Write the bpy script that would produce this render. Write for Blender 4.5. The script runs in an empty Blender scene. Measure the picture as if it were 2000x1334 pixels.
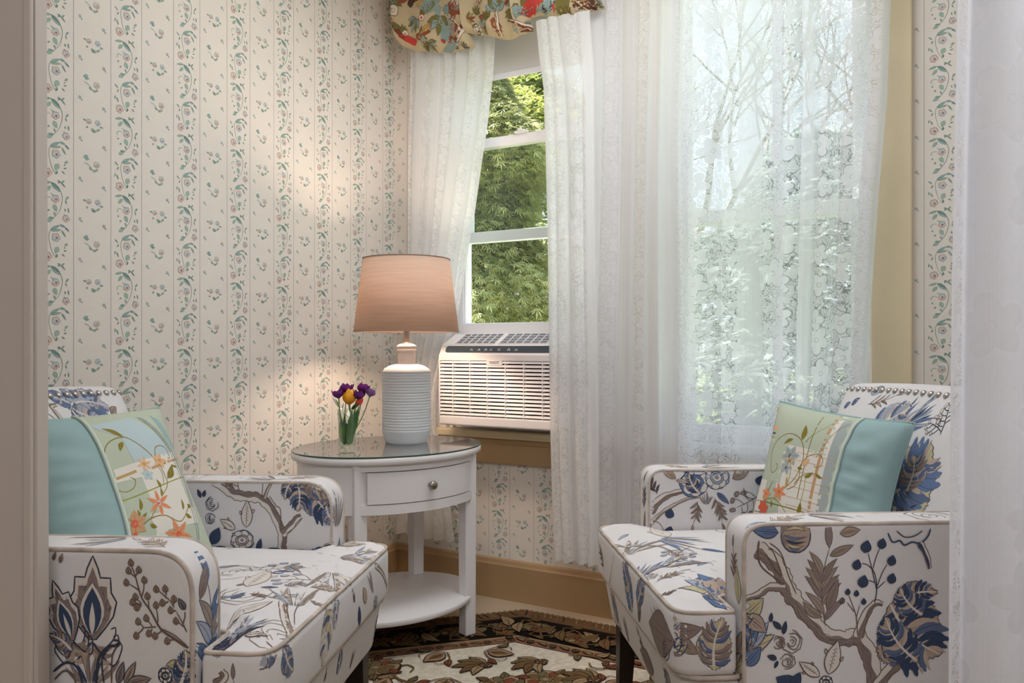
import bpy, bmesh, math, random
from mathutils import Vector, Matrix, noise
from mathutils.bvhtree import BVHTree
from mathutils.geometry import delaunay_2d_cdt
PI = math.pi
SC = bpy.context.scene
COL = SC.collection
def srgb(r, g, b):
    f = lambda c: (c/12.92 if c <= .04045 else ((c+.055)/1.055)**2.4)
    return (f(r/255), f(g/255), f(b/255), 1)
# ------------------------------------------------------------------ camera, world, sun, lights, exposure
F, HOR, H = 1500.0, 678.0, 0.95            # focal length in pixels of the 2000 px frame, horizon row, camera height
cam = bpy.data.cameras.new('camera'); cam.sensor_width = 36; cam.lens = 36*F/2000
cam.shift_y = (HOR-667)/2000; cam.clip_start = .02
co = bpy.data.objects.new('camera', cam); COL.objects.link(co)
co.location = (0, 0, H); co.rotation_euler = (PI/2, 0, 0); SC.camera = co
w = bpy.data.worlds.new('sky'); SC.world = w; w.use_nodes = True
nt = w.node_tree; bg = nt.nodes['Background']
tc = nt.nodes.new('ShaderNodeTexCoord'); sx = nt.nodes.new('ShaderNodeSeparateXYZ'); rp = nt.nodes.new('ShaderNodeValToRGB')
nt.links.new(tc.outputs['Generated'], sx.inputs[0]); nt.links.new(sx.outputs[2], rp.inputs[0]); nt.links.new(rp.outputs[0], bg.inputs[0])
rp.color_ramp.elements[0].position = 0.0; rp.color_ramp.elements[0].color = (.82, .91, 1, 1)
rp.color_ramp.elements[1].position = .6; rp.color_ramp.elements[1].color = (.70, .85, 1, 1)
bg.inputs[1].default_value = 1.45
def light(name, kind, loc, energy, color, size=None, aim=None):
    l = bpy.data.lights.new(name, kind); l.energy = energy; l.color = color
    o = bpy.data.objects.new(name, l); COL.objects.link(o); o.location = loc
    if aim is not None: o.rotation_euler = Vector(aim).to_track_quat('-Z', 'Y').to_euler()
    if kind == 'AREA': l.shape = 'RECTANGLE'; l.size, l.size_y = size
    elif kind == 'POINT': l.shadow_soft_size = size
    elif kind == 'SUN': l.angle = size
    return o
light('sunlight', 'SUN', (0, 8, 9), 17, (1, .95, .87), .012, (.36, -.34, -.86))
light('front_room_fill_light', 'AREA', (.1, -.6, 2.4), 37, (.98, .97, 1), (1.6, 1.2), (0, .45, -.9))  # unseen fill added to brighten the near room and doorway, no real fixture
light('alcove_fill_light', 'AREA', (.15, 1.75, 2.42), 15, (.95, .97, 1), (.9, .7), (0, 0, -1))  # added overhead fill that lifts the alcove, not a lamp of the room
vs = SC.view_settings
vs.view_transform = 'Standard'; vs.look = 'None'; vs.gamma = 1; vs.use_curve_mapping = False; vs.exposure = 0.15
SC.cycles.max_bounces = 12; SC.cycles.diffuse_bounces = 5; SC.cycles.transparent_max_bounces = 24
SC.cycles.transmission_bounces = 8; SC.cycles.sample_clamp_indirect = 6; SC.cycles.caustics_reflective = False; SC.cycles.caustics_refractive = False

# ------------------------------------------------------------------ room frames: s along the window wall, d into the room
CX, CY = -0.473, 3.153
SD = Vector((.8771, -.4803)); ND = Vector((-.4803, -.8771))      # window wall direction, its inward normal (= left wall towards us)
RZ = math.atan2(SD.y, SD.x)
def ray(px, py): return Vector(((px-1000)/F, 1, (HOR-py)/F))
def on_plane(px, py, p, n):
    r = ray(px, py); c = Vector((0, 0, H)); t = (Vector(p)-c).dot(n)/r.dot(n)
    return c+r*t
def on_z(px, py, z): return on_plane(px, py, (0, 0, z), Vector((0, 0, 1)))
def pw(px, py, d=0):                       # pixel -> (s, z) on a plane d in front of the window wall
    n = Vector((ND.x, ND.y, 0)); p = on_plane(px, py, Vector((CX, CY, 0))+n*d, n)
    return (Vector((p.x-CX, p.y-CY)).dot(SD), p.z)
def Wp(s, d, z): return Vector((CX+SD.x*s+ND.x*d, CY+SD.y*s+ND.y*d, z))
ROOM = Matrix.Translation((CX, CY, 0)) @ Matrix.Rotation(RZ, 4, 'Z')    # local x = s, local -y = d

# ------------------------------------------------------------------ materials
MATS = {}
def mat(name, col, rough=.6, metal=0, bump=0, bscale=60, var=.04, vscale=8, trans=0, coat=0, spec=.4):
    if name in MATS: return MATS[name]
    m = bpy.data.materials.new(name); m.use_nodes = True; t = m.node_tree; b = t.nodes['Principled BSDF']
    b.inputs['Roughness'].default_value = rough; b.inputs['Metallic'].default_value = metal
    b.inputs['Specular IOR Level'].default_value = spec; b.inputs['Coat Weight'].default_value = coat
    c = srgb(*col); tc = t.nodes.new('ShaderNodeTexCoord'); n = t.nodes.new('ShaderNodeTexNoise')
    n.inputs['Scale'].default_value = vscale; n.inputs['Detail'].default_value = 4; t.links.new(tc.outputs['Object'], n.inputs['Vector'])
    r = t.nodes.new('ShaderNodeValToRGB'); t.links.new(n.outputs['Fac'], r.inputs[0]); t.links.new(r.outputs[0], b.inputs['Base Color'])
    r.color_ramp.elements[0].position = .3; r.color_ramp.elements[1].position = .7
    r.color_ramp.elements[0].color = (*[x*(1-var) for x in c[:3]], 1); r.color_ramp.elements[1].color = (*[min(1, x*(1+var)) for x in c[:3]], 1)
    if bump:
        nb = t.nodes.new('ShaderNodeTexNoise'); nb.inputs['Scale'].default_value = bscale; nb.inputs['Detail'].default_value = 3
        t.links.new(tc.outputs['Object'], nb.inputs['Vector']); bp = t.nodes.new('ShaderNodeBump'); bp.inputs['Strength'].default_value = bump
        bp.inputs['Distance'].default_value = .002; t.links.new(nb.outputs['Fac'], bp.inputs['Height']); t.links.new(bp.outputs[0], b.inputs['Normal'])
    if trans:
        tr = t.nodes.new('ShaderNodeBsdfTranslucent'); mx = t.nodes.new('ShaderNodeMixShader'); mx.inputs[0].default_value = trans
        t.links.new(r.outputs[0], tr.inputs[0]); t.links.new(b.outputs[0], mx.inputs[1]); t.links.new(tr.outputs[0], mx.inputs[2])
        t.links.new(mx.outputs[0], t.nodes['Material Output'].inputs[0])
    MATS[name] = m; return m
class NT:                                   # tiny helper for math node chains
    def __init__(s, t): s.t = t
    def m(s, op, a, b=0, c=None):
        n = s.t.nodes.new('ShaderNodeMath'); n.operation = op
        for i, v in enumerate((a, b, c)):
            if v is None: continue
            if isinstance(v, (int, float)): n.inputs[i].default_value = v
            else: s.t.links.new(v, n.inputs[i])
        return n.outputs[0]
    def step(s, v, lo, hi):                 # smooth 0..1 between lo and hi
        n = s.t.nodes.new('ShaderNodeMapRange'); n.interpolation_type = 'SMOOTHSTEP'
        s.t.links.new(v, n.inputs[0]); n.inputs[1].default_value = lo; n.inputs[2].default_value = hi
        return n.outputs[0]
def glass_mat(name, tint=(.97, 1, .98), refl=1.0):
    m = bpy.data.materials.new(name); m.use_nodes = True; t = m.node_tree; t.nodes.remove(t.nodes['Principled BSDF'])
    tr = t.nodes.new('ShaderNodeBsdfTransparent'); tr.inputs[0].default_value = (*tint, 1)
    gl = t.nodes.new('ShaderNodeBsdfGlossy'); gl.inputs['Roughness'].default_value = .01
    ge = t.nodes.new('ShaderNodeNewGeometry'); dp = t.nodes.new('ShaderNodeVectorMath'); dp.operation = 'DOT_PRODUCT'; t.links.new(ge.outputs['Normal'], dp.inputs[0]); t.links.new(ge.outputs['Incoming'], dp.inputs[1])
    N = NT(t); fr = N.m('MULTIPLY', N.m('MULTIPLY_ADD', N.m('POWER', N.m('SUBTRACT', 1, N.m('ABSOLUTE', dp.outputs['Value'])), 5), .96, .04), refl)
    mx = t.nodes.new('ShaderNodeMixShader'); t.links.new(fr, mx.inputs[0])
    t.links.new(tr.outputs[0], mx.inputs[1]); t.links.new(gl.outputs[0], mx.inputs[2]); t.links.new(mx.outputs[0], t.nodes['Material Output'].inputs[0])
    MATS[name] = m; return m
def lace_mat(name, col, sheer, dense, band, bandw, line, cell=11.0, crackle=1.0, edge=None):
    """Sheer woven cloth: flowers and leaves of denser thread in upright bands, thin open outlines round them. UV is in metres of cloth."""
    m = bpy.data.materials.new(name); m.use_nodes = True; t = m.node_tree; t.nodes.remove(t.nodes['Principled BSDF']); N = NT(t); L = t.links.new
    uv = t.nodes.new('ShaderNodeUVMap'); sep = t.nodes.new('ShaderNodeSeparateXYZ'); L(uv.outputs[0], sep.inputs[0]); u, v = sep.outputs[0], sep.outputs[1]
    vo = t.nodes.new('ShaderNodeTexVoronoi'); vo.voronoi_dimensions = '2D'; vo.inputs['Scale'].default_value = cell; vo.inputs['Randomness'].default_value = .75
    L(uv.outputs[0], vo.inputs['Vector'])
    sb = t.nodes.new('ShaderNodeVectorMath'); sb.operation = 'SUBTRACT'; L(uv.outputs[0], sb.inputs[0]); L(vo.outputs['Position'], sb.inputs[1])
    s2 = t.nodes.new('ShaderNodeSeparateXYZ'); L(sb.outputs[0], s2.inputs[0]); ln = t.nodes.new('ShaderNodeVectorMath'); ln.operation = 'LENGTH'; L(sb.outputs[0], ln.inputs[0])
    r = ln.outputs['Value']; a = N.m('ARCTAN2', s2.outputs[1], s2.outputs[0])
    sc = t.nodes.new('ShaderNodeSeparateColor'); L(vo.outputs['Color'], sc.inputs[0])
    ph = N.m('MULTIPLY', sc.outputs[0], 6.3); size = N.m('MULTIPLY_ADD', sc.outputs[1], .18/cell, .24/cell)
    pet = N.m('ABSOLUTE', N.m('SINE', N.m('MULTIPLY_ADD', a, 2.5, ph)))
    R = N.m('MULTIPLY', size, N.m('MULTIPLY_ADD', pet, .45, .62))
    e = N.m('SUBTRACT', r, R)
    flower = N.m('SUBTRACT', 1, N.step(e, -.0006, .0006))
    outl = N.m('SUBTRACT', 1, N.step(N.m('ABSOLUTE', N.m('SUBTRACT', e, .0012)), .0004, .0018))
    ringc = N.m('SUBTRACT', 1, N.step(N.m('ABSOLUTE', N.m('SUBTRACT', r, .0065)), .0004, .0014))
    # small twisting leaves between the flowers
    ns = t.nodes.new('ShaderNodeTexNoise'); ns.noise_dimensions = '2D'; ns.inputs['Scale'].default_value = 38; ns.inputs['Detail'].default_value = 1; L(uv.outputs[0], ns.inputs['Vector'])
    ad = t.nodes.new('ShaderNodeVectorMath'); ad.operation = 'MULTIPLY_ADD'; L(ns.outputs['Color'], ad.inputs[0]); ad.inputs[1].default_value = (.045, .045, 0); L(uv.outputs[0], ad.inputs[2])
    v2 = t.nodes.new('ShaderNodeTexVoronoi'); v2.voronoi_dimensions = '2D'; v2.feature = 'DISTANCE_TO_EDGE'; v2.inputs['Scale'].default_value = 66; L(ad.outputs[0], v2.inputs['Vector'])
    v3 = t.nodes.new('ShaderNodeTexVoronoi'); v3.voronoi_dimensions = '2D'; v3.inputs['Scale'].default_value = 66; L(ad.outputs[0], v3.inputs['Vector'])
    s3 = t.nodes.new('ShaderNodeSeparateColor'); L(v3.outputs['Color'], s3.inputs[0])
    leaf = N.m('MULTIPLY', N.m('SUBTRACT', 1, N.step(v2.outputs['Distance'], .05, .13)), N.step(s3.outputs[0], .25, .45))
    gap = N.m('MULTIPLY', N.m('MULTIPLY', leaf, N.m('SUBTRACT', 1, flower)), crackle)
    gap = N.m('MAXIMUM', gap, N.m('MAXIMUM', outl, N.m('MULTIPLY', ringc, .7)))
    bandm = N.step(N.m('SINE', N.m('MULTIPLY', u, 2*PI/band)), bandw-.1, bandw+.1)
    gap = N.m('MULTIPLY', gap, bandm)
    al = N.m('MULTIPLY_ADD', N.m('MULTIPLY', flower, bandm), dense-sheer, sheer)
    al = N.m('SUBTRACT', al, N.m('MULTIPLY', gap, line))
    if edge:                                # openwork border along one side
        ve = t.nodes.new('ShaderNodeTexVoronoi'); ve.voronoi_dimensions = '2D'; ve.inputs['Scale'].default_value = 230; L(ad.outputs[0], ve.inputs['Vector'])
        nz = t.nodes.new('ShaderNodeTexNoise'); nz.noise_dimensions = '2D'; nz.inputs['Scale'].default_value = 24; L(uv.outputs[0], nz.inputs['Vector'])
        hole = N.m('MULTIPLY', N.m('SUBTRACT', 1, N.step(ve.outputs['Distance'], .28, .40)), N.step(nz.outputs[0], .42, .58))
        em = N.m('MULTIPLY', N.step(u, edge[0], edge[0]+.004), N.m('SUBTRACT', 1, N.step(u, edge[1]-.006, edge[1])))
        al = N.m('SUBTRACT', al, N.m('MULTIPLY', N.m('MULTIPLY', hole, em), .6))
    # vertical threads
    th = t.nodes.new('ShaderNodeTexNoise'); th.noise_dimensions = '1D'; th.inputs['Scale'].default_value = 900; L(u, th.inputs['W'])
    al = N.m('ADD', al, N.m('MULTIPLY', N.m('SUBTRACT', th.outputs[0], .5), .14))
    t2 = t.nodes.new('ShaderNodeTexNoise'); t2.noise_dimensions = '1D'; t2.inputs['Scale'].default_value = 70; t2.inputs['Detail'].default_value = 3; L(u, t2.inputs['W'])
    al = N.m('ADD', al, N.m('MULTIPLY', N.m('SUBTRACT', t2.outputs[0], .5), .22 if sheer < .93 else .06))
    cl = N.m('MINIMUM', N.m('MAXIMUM', al, .03), .97)
    d = t.nodes.new('ShaderNodeBsdfDiffuse'); tl = t.nodes.new('ShaderNodeBsdfTranslucent'); tp = t.nodes.new('ShaderNodeBsdfTransparent')
    d.inputs[0].default_value = srgb(*col); tl.inputs[0].default_value = srgb(*col)
    m1 = t.nodes.new('ShaderNodeMixShader'); m1.inputs[0].default_value = .55; L(d.outputs[0], m1.inputs[1]); L(tl.outputs[0], m1.inputs[2])
    m2 = t.nodes.new('ShaderNodeMixShader'); L(cl, m2.inputs[0]); L(tp.outputs[0], m2.inputs[1]); L(m1.outputs[0], m2.inputs[2])
    L(m2.outputs[0], t.nodes['Material Output'].inputs[0]); MATS[name] = m; return m

# ------------------------------------------------------------------ mesh helpers
class MB:
    def __init__(s): s.v = []; s.f = []; s.m = []; s.sm = []; s.uv = None
    def add(s, vs, fs, mi=0, smooth=True):
        o = len(s.v); s.v += [tuple(p) for p in vs]
        for f in fs: s.f.append(tuple(i+o for i in f)); s.m.append(mi); s.sm.append(smooth)
    def bm(s, b, mi=0, smooth=True):
        b.verts.index_update(); s.add([v.co[:] for v in b.verts], [[v.index for v in f.verts] for f in b.faces], mi, smooth); b.free()
    def box(s, x0, x1, y0, y1, z0, z1, bev=0, mi=0, seg=2, M=None):
        b = bmesh.new(); bmesh.ops.create_cube(b, size=1)
        for v in b.verts: v.co = Vector(((x0+x1)/2+v.co.x*(x1-x0), (y0+y1)/2+v.co.y*(y1-y0), (z0+z1)/2+v.co.z*(z1-z0)))
        if bev: bmesh.ops.bevel(b, geom=b.edges[:], offset=bev, segments=seg, affect='EDGES', profile=.5)
        if M is not None: bmesh.ops.transform(b, matrix=M, verts=b.verts)
        s.bm(b, mi, False); return s
    def lathe(s, prof, n=40, c=(0, 0, 0), mi=0, cap=True, sx=1, sy=1, rot=0, smooth=True):
        vs = []; fs = []
        cr, sr = math.cos(rot), math.sin(rot)
        for r, z in prof:
            for k in range(n):
                a = 2*PI*k/n; x, y = r*sx*math.cos(a), r*sy*math.sin(a)
                vs.append((c[0]+x*cr-y*sr, c[1]+x*sr+y*cr, c[2]+z))
        for j in range(len(prof)-1):
            for k in range(n): fs.append((j*n+k, j*n+(k+1) % n, (j+1)*n+(k+1) % n, (j+1)*n+k))
        if cap: fs.append(tuple(range(n-1, -1, -1))); fs.append(tuple((len(prof)-1)*n+k for k in range(n)))
        s.add(vs, fs, mi, smooth); return s
    def tube(s, path, r, n=8, mi=0, closed=False, cap=True):
        P = [Vector(p) for p in path]; m = len(P); vs = []; fs = []
        rr = r if callable(r) else (lambda t: r)
        up = None
        for i, p in enumerate(P):
            t = (P[(i+1) % m]-P[i-1]) if closed else (P[min(i+1, m-1)]-P[max(i-1, 0)])
            t.normalize()
            if up is None: up = Vector((0, 0, 1)) if abs(t.z) < .9 else Vector((1, 0, 0))
            x = up.cross(t).normalized(); y = t.cross(x).normalized(); up = y
            R = rr(i/max(1, m-1))
            for k in range(n): a = 2*PI*k/n; vs.append(p+x*(R*math.cos(a))+y*(R*math.sin(a)))
        for i in range(m if closed else m-1):
            j = (i+1) % m
            for k in range(n): fs.append((i*n+k, i*n+(k+1) % n, j*n+(k+1) % n, j*n+k))
        if cap and not closed: fs.append(tuple(range(n-1, -1, -1))); fs.append(tuple((m-1)*n+k for k in range(n)))
        s.add(vs, fs, mi); return s
    def grid(s, fn, nu, nv, mi=0, uv=None):
        vs = [fn(i/nu, j/nv) for j in range(nv+1) for i in range(nu+1)]
        fs = [(j*(nu+1)+i, j*(nu+1)+i+1, (j+1)*(nu+1)+i+1, (j+1)*(nu+1)+i) for j in range(nv) for i in range(nu)]
        if uv: s.uv = (s.uv or []) + [uv(i/nu, j/nv) for j in range(nv+1) for i in range(nu+1)]
        s.add(vs, fs, mi); return s
    def sphere(s, c, rx, ry, rz, nu=14, nv=9, mi=0, M=None):
        b = bmesh.new(); bmesh.ops.create_uvsphere(b, u_segments=nu, v_segments=nv, radius=1)
        T = Matrix.Translation(c) @ (M if M is not None else Matrix.Identity(4)) @ Matrix.Diagonal((rx, ry, rz, 1)); bmesh.ops.transform(b, matrix=T, verts=b.verts)
        s.bm(b, mi); return s
    def mesh(s, name, mats):
        me = bpy.data.meshes.new(name); me.from_pydata(s.v, [], s.f)
        for m in mats: me.materials.append(m)
        me.polygons.foreach_set('material_index', s.m); me.polygons.foreach_set('use_smooth', s.sm)
        if s.uv:
            ul = me.uv_layers.new(name='UVMap'); li = [0]*len(me.loops); me.loops.foreach_get('vertex_index', li)
            ul.data.foreach_set('uv', [c for i in li for c in s.uv[i]])
        me.update(); return me
    def build(s, name, mats, parent=None, M=None, **props):
        if not isinstance(mats, (list, tuple)): mats = [mats]
        o = bpy.data.objects.new(name, s.mesh(name, mats)); COL.objects.link(o)
        if parent is not None: o.parent = parent
        if M is not None: o.matrix_local = M
        for k, v in props.items(): o[k] = v
        return o
def empty(name, label, cat, M=None, group=None, kind=None, parent=None):
    o = bpy.data.objects.new(name, None); COL.objects.link(o); o.empty_display_size = .1
    if M is not None: o.matrix_local = M
    if label: o['label'] = label
    if cat: o['category'] = cat
    if group: o['group'] = group
    if kind: o['kind'] = kind
    return o
def catmull(P, n=8, closed=False):
    P = [Vector(p) for p in P]; out = []; m = len(P)
    for i in range(m if closed else m-1):
        g = (lambda k: P[k % m]) if closed else (lambda k: P[max(0, min(m-1, k))])
        a, b, c, d = g(i-1), g(i), g(i+1), g(i+2)
        for k in range(n):
            t = k/n; out.append(.5*((2*b)+(c-a)*t+(2*a-5*b+4*c-d)*t*t+(3*b-a-3*c+d)*t**3))
    if not closed: out.append(P[-1])
    return out
def interp(tab, x):
    if x <= tab[0][0]: return tab[0][1]
    for (a, b), (c, d) in zip(tab, tab[1:]):
        if x <= c: return b+(d-b)*(x-a)/(c-a)
    return tab[-1][1]
def inside(p, poly):
    x, y = p[0], p[1]; r = False; j = len(poly)-1
    for i in range(len(poly)):
        a, b = poly[i], poly[j]
        if (a[1] > y) != (b[1] > y) and x < (b[0]-a[0])*(y-a[1])/(b[1]-a[1])+a[0]: r = not r
        j = i
    return r
def cdt_fill(poly, step):
    """2D polygon -> (points, triangles) with interior points every step."""
    n = len(poly); pts = [Vector(p[:2]) for p in poly]
    xs = [p.x for p in pts]; ys = [p.y for p in pts]
    y = min(ys)+step/2; k = 0
    while y < max(ys):
        x = min(xs)+(step/2 if k % 2 else step)
        while x < max(xs):
            if inside((x, y), poly) and all((x-p.x)**2+(y-p.y)**2 > (step*.35)**2 for p in pts[:n]): pts.append(Vector((x, y)))
            x += step
        y += step*.87; k += 1
    try:
        r = delaunay_2d_cdt(pts, [(i, (i+1) % n) for i in range(n)], [list(range(n))], 1, 1e-6)
        return [Vector(p) for p in r[0]], [tuple(f) for f in r[2]]
    except Exception: return pts[:n], [tuple(range(n))]
def offset_poly(poly, d):                  # inset a counter-clockwise outline by d
    n = len(poly); out = []
    for i in range(n):
        a, b, c = Vector(poly[i-1]), Vector(poly[i]), Vector(poly[(i+1) % n])
        e1 = (b-a); e2 = (c-b)
        if e1.length < 1e-9: e1 = e2
        if e2.length < 1e-9: e2 = e1
        n1 = Vector((-e1.y, e1.x)).normalized(); n2 = Vector((-e2.y, e2.x)).normalized()
        nn = n1+n2; k = nn.length_squared
        out.append(b+nn*(2*d/k) if k > .3 else b+n1*d)
    return out
def round_poly(pts, n=6):                  # pts: (x, y, radius) -> outline with rounded corners
    out = []; m = len(pts)
    for i in range(m):
        a, b, c = Vector(pts[i-1][:2]), Vector(pts[i][:2]), Vector(pts[(i+1) % m][:2]); r = pts[i][2]
        if r <= 0: out.append(b); continue
        u = (a-b).normalized(); v = (c-b).normalized(); ang = u.angle(v); t = r/math.tan(ang/2)
        p, q = b+u*t, b+v*t
        for k in range(n+1):
            s = k/n; out.append((1-s)**2*p+2*s*(1-s)*b+s*s*q)
    return out
def densify(poly, step):
    out = []; n = len(poly)
    for i in range(n):
        a, b = Vector(poly[i]), Vector(poly[(i+1) % n]); k = max(1, int((b-a).length/step+.5))
        out += [a.lerp(b, j/k) for j in range(k)]
    return out
def slab(mb, outline, h0, h1, r, to3, mi=0, step=.03, crown0=None, crown1=None, seg=4):
    """Extrude a 2D outline from h0 to h1 with rounded rims; to3 maps (x, y, h) to 3D; crowns bulge the two faces."""
    outline = densify(outline, step); n = len(outline); rings = []
    for k in range(seg+1):
        a = PI/2*k/seg; rings.append((offset_poly(outline, r*(1-math.sin(a))), h0+r*(1-math.cos(a))))
    for k in range(seg, -1, -1):
        a = PI/2*k/seg; rings.append((offset_poly(outline, r*(1-math.sin(a))), h1-r*(1-math.cos(a))))
    vs = []; fs = []
    for ring, h in rings: vs += [to3(p[0], p[1], h) for p in ring]
    for j in range(len(rings)-1):
        for i in range(n): fs.append((j*n+i, j*n+(i+1) % n, (j+1)*n+(i+1) % n, (j+1)*n+i))
    for ring, h, cr, flip, base in ((rings[0][0], h0, crown0, True, 0), (rings[-1][0], h1, crown1, False, (len(rings)-1)*n)):
        P, T = cdt_fill(ring, step); o = len(vs); idx = []
        for i, p in enumerate(P):
            if i < n and (p-ring[i]).length < 1e-6: idx.append(base+i)
            else: idx.append(len(vs)); vs.append(to3(p.x, p.y, h+(cr(p.x, p.y) if cr else 0)))
        for tr in T: q = tuple(idx[i] for i in tr); fs.append(q[::-1] if flip else q)
    mb.add(vs, fs, mi)
# ------------------------------------------------------------------ drawn motifs (unit length, base at the origin, growing up y)
# a shape is ('f', points, colour) for a filled area or ('s', points, width start, width end, colour) for a stroke; widths in metres
LW = .0017
def V2(*p): return [Vector(q) for q in p]
def leaf_o(L, W, bend=0, n=7, at=(0, 0), ang=0):
    c, s = math.cos(ang), math.sin(ang); left = []; right = []
    for i in range(n+1):
        t = i/n; hw = W/2*math.sin(PI*t**.8); cx = bend*L*math.sin(PI*t); y = L*t
        for lst, sg in ((left, -1), (right, 1)): x = cx+sg*hw; lst.append(Vector((at[0]+x*c+y*s, at[1]-x*s+y*c)))
    return right+left[-2:0:-1]
def leaf_axis(L, bend=0, at=(0, 0), ang=0, n=5, f=.9):
    c, s = math.cos(ang), math.sin(ang); out = []
    for i in range(n+1): t = f*i/n; x = bend*L*math.sin(PI*t); y = L*t; out.append(Vector((at[0]+x*c+y*s, at[1]-x*s+y*c)))
    return out
def loop(p): return list(p)+[p[0]]
def m_leaf(W=.35, fill='taupe', line='brown', bend=0, vein=True):
    o = leaf_o(1, W, bend); r = []; hat = [('s', [q+Vector((sg*W*.16, -.02)) for q in leaf_axis(1, bend, f=f_)[1:]], LW*.6, LW*.4, line) for sg, f_ in ((-1, .72), (1, .66))] if W > .28 else []
    if fill: r.append(('f', o, fill))
    r.append(('s', loop(o), LW, LW, line))
    if vein: r.append(('s', leaf_axis(1, bend), LW, LW*.6, line)); r += hat
    return r
def m_sprig(n=4, fills=('taupe', 'taupe2'), line='brown', LL=.32, W=.24, bend=.06):
    ax = [Vector((bend*math.sin(PI*t/10), t/10*.75)) for t in range(11)]; r = [('s', ax, LW*1.1, LW*.8, line)]
    for k in range(n):
        t = .18+.6*k/n; p = ax[int(t*10/1.0)]
        for sg in (-1, 1):
            a = sg*(.75-.25*k/n); L = LL*(1-.1*k/n); q = p+Vector((0, .03*sg)); o = leaf_o(L, L*W, -.08*sg, 6, q, a)
            r += [('f', o, fills[(k+(sg > 0)) % len(fills)]), ('s', loop(o), LW*.8, LW*.8, line), ('s', leaf_axis(L, -.08*sg, q, a), LW*.7, LW*.5, line)]
    o = leaf_o(.3, .3*W, 0, 6, ax[-1], .1); r += [('f', o, fills[0]), ('s', loop(o), LW*.8, LW*.8, line)]
    return r
def oval(c, a, b, ang=0, n=10, wob=0, rnd=None):
    cs, sn = math.cos(ang), math.sin(ang); out = []
    for k in range(n):
        th = 2*PI*k/n; w = 1+(rnd.uniform(-wob, wob) if rnd else 0); x, y = a*w*math.cos(th), b*w*math.sin(th); out.append(Vector((c[0]+x*cs-y*sn, c[1]+x*sn+y*cs)))
    return out
def m_berry(n=7, fill='navy', line='brown', R=.075, spread=.42):
    rnd = random.Random(n*7+len(line)); r = [('s', V2((0, 0), (.03, .3), (0, .6), (-.04, .85)), LW*1.3, LW*.9, line)]
    tips = [(-.04, .92)]
    for k in range(n-1):
        t = .25+.55*k/(n-1); sg = 1 if k % 2 else -1; p = Vector((.02*math.sin(t*3), t)); q = Vector((sg*spread*(1-.45*t)*(.7+.3*(k % 3)/2), t+.17+.05*(k % 2)))
        r.append(('s', catmull([p, p.lerp(q, .5)+Vector((sg*.05, -.02)), q], 3), LW, LW*.8, line)); tips.append(q)
    for q in tips:
        o = oval((q[0], q[1]+R*.6), R*.8, R*1.15, rnd.uniform(-.5, .5), 9, .1, rnd); r += [('f', o, fill), ('s', loop(o), LW*.8, LW*.8, 'brown' if fill != 'navy' else 'ink')]
        r.append(('s', V2((q[0]-R*.25, q[1]+R*.3), (q[0]+R*.1, q[1]+R*1.1)), LW*.8, LW*.4, 'cream2'))
    return r
def serr(pts, amp, rnd, k=3):
    out = []
    for i in range(len(pts)):
        a, b = Vector(pts[i]), Vector(pts[(i+1) % len(pts)]); d = b-a; nrm = Vector((d.y, -d.x))
        if nrm.length > 0: nrm.normalize()
        for j in range(k): t = j/k; out.append(a.lerp(b, t)+nrm*amp*((j % 2)*rnd.uniform(.5, 1.2)))
    return out
def m_feather(base='tan', stripe='navy', line='ink', W=.8, seed=1, nv=6):
    """The large ragged leaf with dark streaks fanning from a pale midrib."""
    rnd = random.Random(seed); o = leaf_o(1, W, .1, 12); o = serr(o, .035, rnd, 4)
    r = [('f', o, base), ('s', loop(o), LW, LW, line)]; ax = leaf_axis(1, .1, n=10, f=1)
    for sg in (-1, 1):
        for k in range(nv):
            p = ax[1+k*8//nv]; a = sg*(1.25-.75*k/nv); L = W*.52*math.sin(PI*(.2+.7*(k+1)/(nv+1)))+.06
            q = leaf_o(L*1.02, L*.36, .1*sg, 6, p+Vector((0, .02)), a); r.append(('f', serr(q, .012, rnd, 2), stripe if (k+(sg > 0)) % 3 else 'slate'))
            q = leaf_o(L*.9, L*.17, .1*sg, 6, p+Vector((0, .075)), a-.12*sg); r.append(('f', q, 'tan2'))
            r.append(('s', leaf_axis(L*.95, .1*sg, p, a+.12*sg, 5), LW*.8, LW*.4, line))
    r.append(('s', ax, LW*3.2, LW*1.2, 'cream2')); return r
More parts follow.
